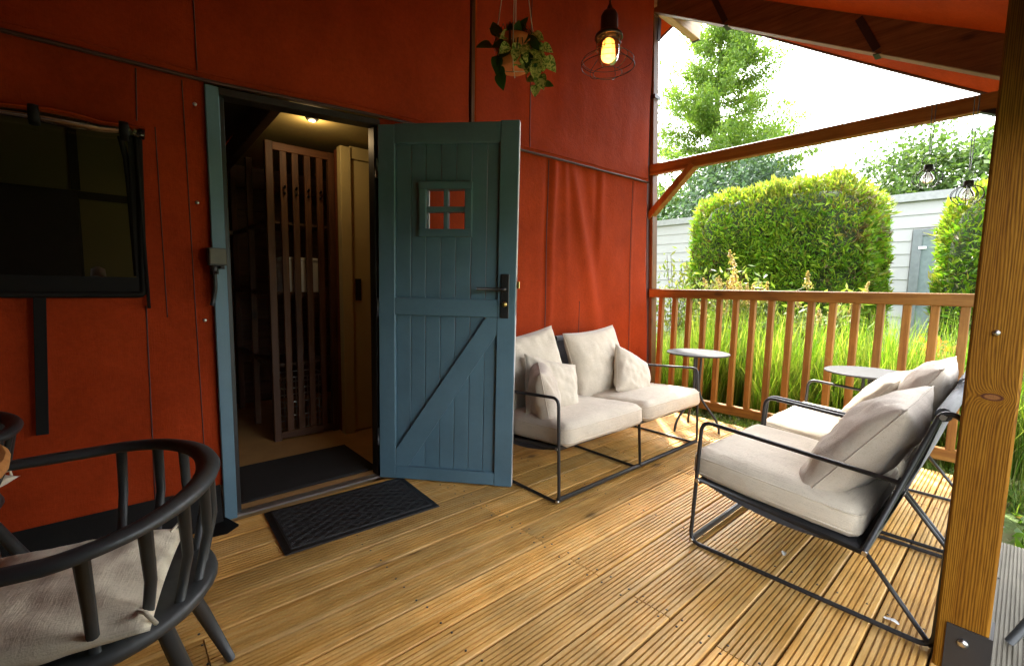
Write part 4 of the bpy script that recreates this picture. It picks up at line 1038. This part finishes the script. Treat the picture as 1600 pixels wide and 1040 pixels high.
# each leaf: offset from pot centre in the view plane (right, up, towards viewer), heading angle, size, dark?
view_r = Vector((.75, -.66, 0)); view_f = Vector((-.66, -.75, 0))
leaves = [(.105, .175, .03, -30, .085, 0), (.125, .12, .03, -60, .09, 0), (.16, .115, .02, -20, .08, 0), (.135, .075, .03, -50, .085, 0), (.165, .06, .02, -75, .10, 0), (.175, .03, .05, -40, .105, 0),
          (.10, .02, .05, -110, .085, 0), (.125, -.02, .05, -85, .09, 0), (.145, -.06, .04, -70, .10, 0), (.135, -.11, .03, -95, .075, 0), (.02, .085, .09, -95, .085, 0), (-.03, .075, .09, -135, .075, 0), (.05, .07, .09, -70, .08, 0),
          (.015, .045, .10, -100, .075, 0), (-.01, .17, .0, 100, .10, 1), (.03, .19, .02, 60, .09, 1), (-.06, .13, .05, 150, .10, 1), (-.13, .11, .02, 190, .105, 1), (-.105, .17, 0, 105, .10, 1), (-.10, .045, .04, -95, .10, 1),
          (-.095, -.02, .05, -70, .085, 1), (-.085, -.055, .05, -80, .10, 1), (-.02, .05, .09, -150, .09, 1), (.07, .13, .05, -20, .09, 1), (.08, .06, .06, -95, .10, 1), (-.05, .09, .07, -170, .085, 1), (.06, .16, -.04, 20, .09, 1),
          (.0, .14, .06, -80, .09, 1), (.10, .10, -.03, -50, .085, 0), (.085, .14, .02, 10, .08, 0)]
lr = random.Random(3)
for k in range(22): leaves.append((lr.gauss(.10, .045), lr.gauss(.055, .06), lr.uniform(.0, .07), lr.uniform(-120, 10), lr.uniform(.055, .08), int(lr.random() < .25)))
for k in range(8): leaves.append((lr.gauss(-.01, .05), lr.gauss(.12, .03), lr.uniform(.02, .08), lr.uniform(-160, 200), lr.uniform(.06, .08), int(lr.random() < .7)))
stem = MB()
lm_v = leaf_mb(1, .82).build('leaf', pothos_l, hp); lm_d = leaf_mb(1, .72).build('leaf', pot_dark, hp)
first = {0: True, 1: True}
for k, (a, b, c, ang, sz, dk) in enumerate(leaves):
    src = lm_d if dk else lm_v
    o = src if first[dk] else src.copy()
    if not first[dk]: COL.objects.link(o); o.parent = hp
    first[dk] = False
    a *= .72; sz *= .74; b = .035 + (b - .035) * .74
    p = view_r * a + view_f * c + Vector((0, 0, b))
    h_ = R(ang); ydir = (view_r * math.cos(h_) + Vector((0, 0, 1)) * math.sin(h_) + view_f * random.uniform(-.1, .5)).normalized()
    nrm = (view_f * 1.0 + Vector((random.uniform(-.5, .5), random.uniform(-.5, .5), random.uniform(.1, .7)))).normalized()
    xdir = ydir.cross(nrm).normalized(); zdir = xdir.cross(ydir)
    mm = Matrix((xdir, ydir, zdir)).transposed().to_4x4(); sz *= 1.0
    o.matrix_basis = Matrix.Translation(p) @ mm @ Matrix.Diagonal((sz, sz, sz, 1))
    base = Vector((0.03 * (1 if a > 0 else -1), 0, .11)); midp = (base + p) / 2 + Vector((0, 0, .05)) + view_f * .03
    stem.tube([base, midp, p], .0022, 5)
stem.build('stems', pot_dark, hp)

# ------------------------------------------------------------------ wire lanterns on the tie beam
def lantern(label, loc, drop, closed):
    t = thing('hanging_lantern', label, 'lantern', loc, 0, 'wire solar lanterns hanging from the tie beam')
    MB().lathe([(.0, .115), (.024, .115), (.025, .110), (.025, .080), (.021, .078), (0, .078)], (0, 0, 0), 20).build('cap', black_m, t)
    MB().lathe([(.012, .078), (.014, .066), (.030, .040), (.033, .024), (.026, .006), (.010, -.002), (0, -.003)], (0, 0, 0), 20).build('bulb', bulbglass_m, t)
    MB().tube([(0, 0, .07), (0, 0, .03)], .003, 6).build('filament', plain('pale_filament', (.7, .7, .66), .5), t)
    hg = MB().tube(fillet([(0, -.032, .085), (0, -.034, .15), (0, -.015, .175), (0, 0, .180), (0, .015, .175), (0, .034, .15), (0, .032, .085)], .02, 3), .0018, 5); hg.build('bail', black_m, t)
    MB().tube([(0, -.003, .180), (0, -.008, drop)], .0024, 5).tube([(0, .003, .180), (0, .014, drop)], .0024, 5).build('cord', rope_m if False else dgrey_m, t)
    cgm = MB()
    pr = [(.022, .085), (.045, .078), (.068, .058), (.076, .030), (.066, .004), (.040, -.020), (.034, -.022)]
    n = 10
    for k in range(n):
        a = 2 * math.pi * k / n
        cgm.tube([(r * math.cos(a), r * math.sin(a), z) for r, z in spl(pr)], .0022, 5)
    cgm.tube([(.036 * math.cos(2 * math.pi * k / 24), .036 * math.sin(2 * math.pi * k / 24), -.022) for k in range(24)], .0017, 5, True)
    cgm.build('wire_cage', black_m, t)
    return t
lantern('wire cage bulb lantern hanging farther from the golden post', (3.93, .497, 1.797), .52, True)
l2 = lantern('wire cage bulb lantern hanging next to the golden post', (3.90, .305, 1.665), .62, False)

# ------------------------------------------------------------------ garden
def rotq(n, size, pos, up=None, asp=.45, droop=0.0):
    """n leaf quads at pos (n,3): random orientation"""
    d = RNG.normal(size=(n, 3)); d[:, 2] -= droop; d /= np.linalg.norm(d, axis=1)[:, None]
    a = RNG.normal(size=(n, 3)); s = np.cross(d, a); s /= np.linalg.norm(s, axis=1)[:, None] + 1e-9
    L_ = size[:, None] * d; W_ = (size * asp)[:, None] * s
    return np.stack([pos - L_ * .5, pos + W_ * .5 + L_ * .05, pos + L_ * .5, pos - W_ * .5 + L_ * .05], axis=1)
def hedge(label, c, half, n, seed, tipbias=0.55):
    """clipped conifer hedge: superellipsoid body with shaggy sprays"""
    c = np.array(c); half = np.array(half)
    root = thing('clipped_hedge', label, 'hedge', (c[0], c[1], -.17), 0, 'clipped conifer hedges')
    P = (c[0], c[1], -.17)
    mb = MB()
    def body(u, v):
        th = 2 * math.pi * u; ph = -math.pi / 2 + math.pi * v
        f = lambda t, e: math.copysign(abs(t) ** e, t)
        q = Vector((f(math.cos(ph), .35) * f(math.cos(th), .35) * half[0], f(math.cos(ph), .35) * f(math.sin(th), .35) * half[1], f(math.sin(ph), .45) * half[2])) * .93
        return (q.x + c[0], q.y + c[1], q.z + c[2])
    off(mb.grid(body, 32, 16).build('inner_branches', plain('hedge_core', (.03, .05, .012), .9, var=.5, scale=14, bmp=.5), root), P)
    u = RNG.normal(size=(n, 3)); u /= np.linalg.norm(u, axis=1)[:, None]
    # exponent shaping: push the sphere to a box
    p = 7.0; k = (np.abs(u) ** p).sum(1) ** (-1 / p)
    q = u * k[:, None]
    lump = np.array([noise.noise((a * 2.1 + seed, b * 2.1, d_ * 2.1)) for a, b, d_ in q * half]); lump2 = np.array([noise.noise((a * 5.5 + seed, b * 5.5, d_ * 5.5)) for a, b, d_ in q * half])
    rr = 1 + .075 * lump + .060 * lump2 + RNG.normal(size=n) * .018 + (RNG.random(n) < .03) * RNG.random(n) * .07
    corner = np.clip((q[:, 2] - .45) / .55, 0, 1) ** 2 * np.clip((np.abs(q[:, 1]) - .6) / .4, 0, 1) ** 1.5
    rr *= 1 - .10 * corner
    pos = q * half * rr[:, None] + c
    size = .035 + .05 * RNG.random(n) + (RNG.random(n) < .05) * .07
    nrm = np.sign(q) * np.abs(q) ** 6; nrm /= np.linalg.norm(nrm, axis=1)[:, None] + 1e-9
    d = nrm * .55 + RNG.normal(size=(n, 3)) * .55 + np.array([0, 0, .45]); d /= np.linalg.norm(d, axis=1)[:, None]
    s = np.cross(d, RNG.normal(size=(n, 3))); s /= np.linalg.norm(s, axis=1)[:, None] + 1e-9
    L_ = size[:, None] * d; W_ = (size * .30)[:, None] * s
    V = np.stack([pos - L_ * .3, pos + W_ * .5 + L_ * .2, pos + L_ * .9, pos - W_ * .5 + L_ * .2], axis=1)
    tip = (lump * .5 + RNG.normal(size=n) * .35 + np.clip(q[:, 2], 0, 1) ** 4 * 1.2 + np.clip(np.abs(q[:, 1]) - .85, 0, 1) * 3) > tipbias
    brown = (~tip) & ((lump2 + .8 * np.array([noise.noise((a * .9 + 3 + seed, b * .9, d_ * .9)) for a, b, d_ in q * half]) + RNG.normal(size=n) * .25) > .52)
    base = ~(tip | brown)
    for msk, m in ((base, hedge_l), (tip, hedge_t), (brown, hedge_b)):
        off(quads('foliage', V[msk], m, root), P)
    return root
hedge('tall broad clipped conifer hedge in the middle of the garden', (8.15, 2.70, 1.24), (.75, 1.25, 1.43), 105000, 4.2)
hedge('clipped conifer hedge with golden edge next to the foreground post', (8.0, -.04, 1.05), (.75, .80, 1.27), 60000, 9.7, .5)

def conifer(label, base, height, rmax, seed):
    rng = random.Random(seed); P = base
    t = thing('conifer_tree', label, 'tree', base)
    MB().tube([(0, 0, 0), (.05, .03, height * .4), (0, 0, height * .75), (.02, 0, height)], [.30, .20, .09, .015], 10).build('trunk', bark_m, t)
    br = MB(); pos = []
    for k in range(230):
        h = .06 + .93 * (k / 230) ** .85; z = height * h; a = rng.uniform(0, 2 * math.pi)
        prof = rmax * (1 - h) ** .66 * (0.62 + .38 * min(1, h * 5)) + .12
        L_ = prof * rng.uniform(.62, 1.06)
        e = Vector((math.cos(a) * L_, math.sin(a) * L_, z + L_ * rng.uniform(.10, .38))); s0 = Vector((0, 0, z)); m = (s0 + e) / 2 + Vector((0, 0, -.06 * L_))
        br.tube([s0, m, e], [.035 * (1 - h) + .012, .02 * (1 - h) + .008, .005], 5)
        nc = max(3, int(L_ * 4.4))
        for j in range(nc):
            u = .22 + .8 * (j + rng.random()) / nc
            p = s0 * (1 - u) ** 2 + m * 2 * u * (1 - u) + e * u * u
            cnt = int(52 * (0.5 + rng.random()))
            pos.append(np.array(p) + RNG.normal(size=(cnt, 3)) * np.array([.20, .20, .15]) - np.array([0, 0, .10]))
    br.build('limbs', bark_m, t)
    pos = np.concatenate(pos); n = len(pos)
    quads('crown', rotq(n, .11 + .13 * RNG.random(n), pos, asp=.28, droop=.7), larch_l, t)
    return t
conifer('tall pale green feathery conifer rising behind the hedge', (21.5, 10.3, -.17), 14.8, 5.9, 5)

def broadleaf(label, base, h, crown, mat, seed, nl=15000, ls=.16, group='leafy trees behind the garden buildings', clumps=70):
    rng = random.Random(seed); t = thing('leafy_tree', label, 'tree', base, 0, group)
    lim = MB(); lim.tube([(0, 0, 0), (.1, .05, h * .3), (.0, .1, h * .62)], [.20, .15, .08], 8)
    cx, cy, cz = 0, 0, h - crown[2]; pos = []
    for k in range(clumps):
        v = Vector((rng.gauss(0, 1), rng.gauss(0, 1), rng.gauss(0, 1))).normalized(); rr = rng.uniform(.45, 1.0) ** .6
        p = Vector((v.x * crown[0] * rr, v.y * crown[1] * rr, cz + v.z * crown[2] * rr))
        if k % 3 == 0:
            s0 = Vector((0, .05, h * rng.uniform(.25, .6))); lim.tube([s0, (s0 + p) / 2 + Vector((0, 0, .2)), p], [.06, .035, .008], 5)
        cnt = int(nl / clumps * rng.uniform(.5, 1.5)); sp = rng.uniform(.10, .24) * (crown[0] + crown[2]) / 2
        pos.append(np.array(p) + RNG.normal(size=(cnt, 3)) * sp * np.array([1, 1, .7]))
    pos = np.concatenate(pos); n = len(pos)
    lim.build('trunk', bark_m, t); quads('crown', rotq(n, ls * (.7 + .6 * RNG.random(n)), pos, asp=.55), mat, t); return t
broadleaf('blue-green round tree low behind the big hedge', (17.0, 7.0, -.17), 5.6, (2.0, 2.3, 2.0), blue_l, 1)
broadleaf('light green tree at the left behind the white building', (18.5, 10.2, -.17), 5.3, (1.8, 2.2, 2.0), tree_l, 2)
broadleaf('pale feathery tree behind the gap between the hedges', (19.0, 1.8, -.17), 6.2, (2.2, 2.6, 2.6), tree_l, 3, 18000, .15)
broadleaf('pale green tree behind the gold-edged hedge', (18.0, -.6, -.17), 6.8, (2.4, 2.2, 3.0), tree_l, 4, 18000, .15)
broadleaf('distant green tree low beyond the building roof', (23.0, 4.0, -.17), 5.3, (2.5, 3.0, 1.9), tree_l, 6, 12000, .2)
broadleaf('unseen leafy tree added to shade the right-hand side of the tent', (9.3, 8.6, -.17), 9.5, (1.7, 1.9, 3.0), tree_l, 8, 15000, .14)  # out of view, added to break up the sun on the porch floor

# white clad lodge building
shed = thing('clad_building', 'low white building with lapped cladding and grey roof edge behind the hedges', 'building', (13.5, 3.5, -.17))
SP = (13.5, 3.5, -.17)
def Sh(mb, name, mat): return off(mb.build(name, mat, shed), SP)
Sh(MB().box((12.03, -3, -.17), (15.5, 9.6, 2.93)), 'wall_core', clad_m)
for k in range(12):
    z = -.12 + .252 * k
    for a, b in ((-3, .86), (1.66, 9.6)) if z + .24 < 2.42 else ((-3, 9.6),):
        Sh(MB().add([(12.0, a, z), (12.0, b, z), (12.022, b, z + .25), (12.022, a, z + .25), (12.03, a, z), (12.03, b, z), (12.03, b, z + .25), (12.03, a, z + .25)],
                    [(3, 2, 1, 0), (0, 1, 5, 4), (2, 3, 7, 6), (4, 5, 6, 7), (0, 4, 7, 3), (1, 2, 6, 5)]), 'cladding_board', clad_m)
Sh(MB().box((11.93, -3.1, 2.915), (15.6, 9.7, 3.07)), 'roof', trim_m)
dd = Sh(MB().bbox((11.97, 1.50, -.1), (12.03, 1.64, 2.36), .004).bbox((11.97, .88, -.1), (12.03, 1.0, 2.36), .004).bbox((11.971, 1.0, 2.24), (12.029, 1.50, 2.36), .004), 'door', shed_door_m)
MB().box((12.0, 1.0, -.1), (12.01, 1.5, 2.24)).build('pane', pane_m, dd)
for z in (.9, 1.98): MB().bbox((11.955, 1.42, z), (11.969, 1.54, z + .05), .003).build('hinge', hinge_m, dd)

# shrubs with faded plumes
def plume_bush(label, base, h, r, nst, seed, dens=1.0, plumes=1.0):
    rng = random.Random(seed); t = thing('flowering_shrub', label, 'shrub', base, 0, 'shrubs and tall plants behind the railing')
    st = MB(); lv = []; plm = []
    for k in range(nst):
        a = rng.uniform(0, 6.283); rr = r * rng.uniform(.2, 1.0); H_ = h * rng.uniform(.66, 1.0) * (1 - .25 * rr / r)
        tip = Vector((math.cos(a) * rr, math.sin(a) * rr, H_)); b0 = Vector((math.cos(a) * .08, math.sin(a) * .08, 0)); m = (b0 + tip) / 2 + Vector((math.cos(a) * -.06, math.sin(a) * -.06, .12))
        st.tube([b0, m, tip], [.007, .005, .003], 4)
        cnt = int(70 * dens)
        u = RNG.random(cnt) * .8 + .18
        p = np.outer((1 - u) ** 2, b0) + np.outer(2 * u * (1 - u), m) + np.outer(u * u, tip)
        lv.append(p + RNG.normal(size=(cnt, 3)) * .07)
        if rng.random() < plumes:
            ll = rng.uniform(.14, .24); dirn = Vector((math.cos(a) * .5 * rr / r + rng.uniform(-.2, .2), math.sin(a) * .5 * rr / r + rng.uniform(-.2, .2), 1)).normalized()
            w = RNG.random(130)
            plm.append(np.array(tip) + np.outer(w * ll, np.array(dirn)) + RNG.normal(size=(130, 3)) * (.020 * (1.15 - w))[:, None])
    st.build('stems', bark_m, t)
    lv = np.concatenate(lv); n = len(lv); quads('foliage', rotq(n, .07 + .06 * RNG.random(n), lv, asp=.32), bud_l, t)
    if plm:
        plm = np.concatenate(plm); n = len(plm); quads('plumes', rotq(n, .016 + .016 * RNG.random(n), plm, asp=.8), plume_l, t)
    return t
plume_bush('bushy shrub with faded tan flower plumes in front of the big hedge', (5.7, 2.32, -.17), 1.80, .55, 34, 1, 1.2, .6)
plume_bush('smaller shrub with tan plumes right of the larger plumed shrub', (5.9, 1.50, -.17), 1.52, .42, 18, 2, 1.2, .55)
plume_bush('tall thin weeds in front of the white building at the left', (5.9, 3.25, -.17), 1.95, .42, 16, 3, .8, .0)
plume_bush('low leafy shrub under the plumed shrubs', (5.6, 1.95, -.17), 1.15, .5, 20, 4, 1.2, .0)
fl_ = RNG.normal(size=(60, 3)) * np.array([.05, .07, .05]) + np.array([5.2, .47, .62])
tag(quads('red_flower', rotq(60, .04 + .03 * RNG.random(60), fl_, asp=.8), red_f), 'small red flower cluster among the tall grass', 'flower', kind='stuff')

# tall grass: curved blades
def blades(n, cx, cy, spread, hlo, hhi, bend, width):
    x = cx + RNG.normal(size=n) * spread; y = cy + RNG.normal(size=n) * spread
    a = RNG.random(n) * 2 * np.pi; H_ = hlo + (hhi - hlo) * RNG.random(n); bd = bend * (0.2 + RNG.random(n)) * H_
    dx, dy = np.cos(a), np.sin(a); wx, wy = -dy, dx
    out = []; segs = 5
    wdt = width * (.7 + .6 * RNG.random(n))
    def pt(t, s):
        q = wdt * (1 - t) ** .6 * .5 * s; out_ = bd * t ** 2.1
        return np.stack([x + dx * out_ + wx * q, y + dy * out_ + wy * q, -.17 + H_ * (t - .18 * np.minimum(1, bd / H_ * 1.0) * t ** 3)], axis=1)
    for k in range(segs):
        t0, t1 = k / segs, (k + 1) / segs
        out.append(np.stack([pt(t0, -1), pt(t0, 1), pt(t1, 1), pt(t1, -1)], axis=1))
    return np.concatenate(out)
G = []
for k in range(150):
    cx = RNG.uniform(4.35, 5.9); cy = RNG.uniform(-.9, 3.2)
    if 1.55 < cy < 1.95 and cx < 5.2: continue
    G.append(blades(120, cx, cy, .07, .45, .95 if cy > .9 else 1.05, .55, .007))
for cx, cy in ((4.75, 1.28), (4.9, 1.05), (4.7, .70), (4.85, .50), (5.0, .83), (4.75, .22), (4.9, .02), (4.6, 1.52), (4.7, 2.1), (5.0, 2.35), (4.9, 1.9)):
    G.append(blades(240, cx, cy, .085, .8, 1.22, .30, .011))
for cx, cy in ((6.6, 3.0), (6.5, 2.4), (6.8, 1.6), (6.6, .9), (6.9, .1), (6.5, -.5)):
    G.append(blades(420, cx, cy, .25, .3, .7, .5, .009))
tag(quads('tall_grass', np.concatenate(G), grass_l), 'tall bright green grass growing thickly behind the railing', 'grass', kind='stuff')
# low ground cover and lawn blades
C_ = []
n = 26000
px = RNG.uniform(3.1, 8.5, n); py = RNG.uniform(-3.0, 4.0, n)
keep = ~((px < 3.86) & (py > -.06)) & ~((px < 3.0) & (py < 0))
px, py = px[keep], py[keep]; n = len(px)
pz = -.165 + .10 * RNG.random(n) * (0.5 + .5 * np.sin(px * 3.1) * np.sin(py * 2.7))
tag(quads('ground_cover', rotq(n, .05 + .06 * RNG.random(n), np.stack([px, py, pz], 1), asp=.5), cover_l), 'low leafy ground cover around the deck edge', 'ground cover', kind='stuff')
L2 = [blades(60, RNG.uniform(3.1, 6.5), RNG.uniform(-3.2, -.15), .10, .06, .24, .6, .006) for k in range(220)]
L2 += [blades(50, RNG.uniform(3.92, 4.3), RNG.uniform(-.2, 2.6), .06, .05, .18, .7, .006) for k in range(60)]
tag(quads('lawn_grass', np.concatenate(L2), cover_l), 'short weedy grass beside the terrace and deck edge', 'grass', kind='stuff')
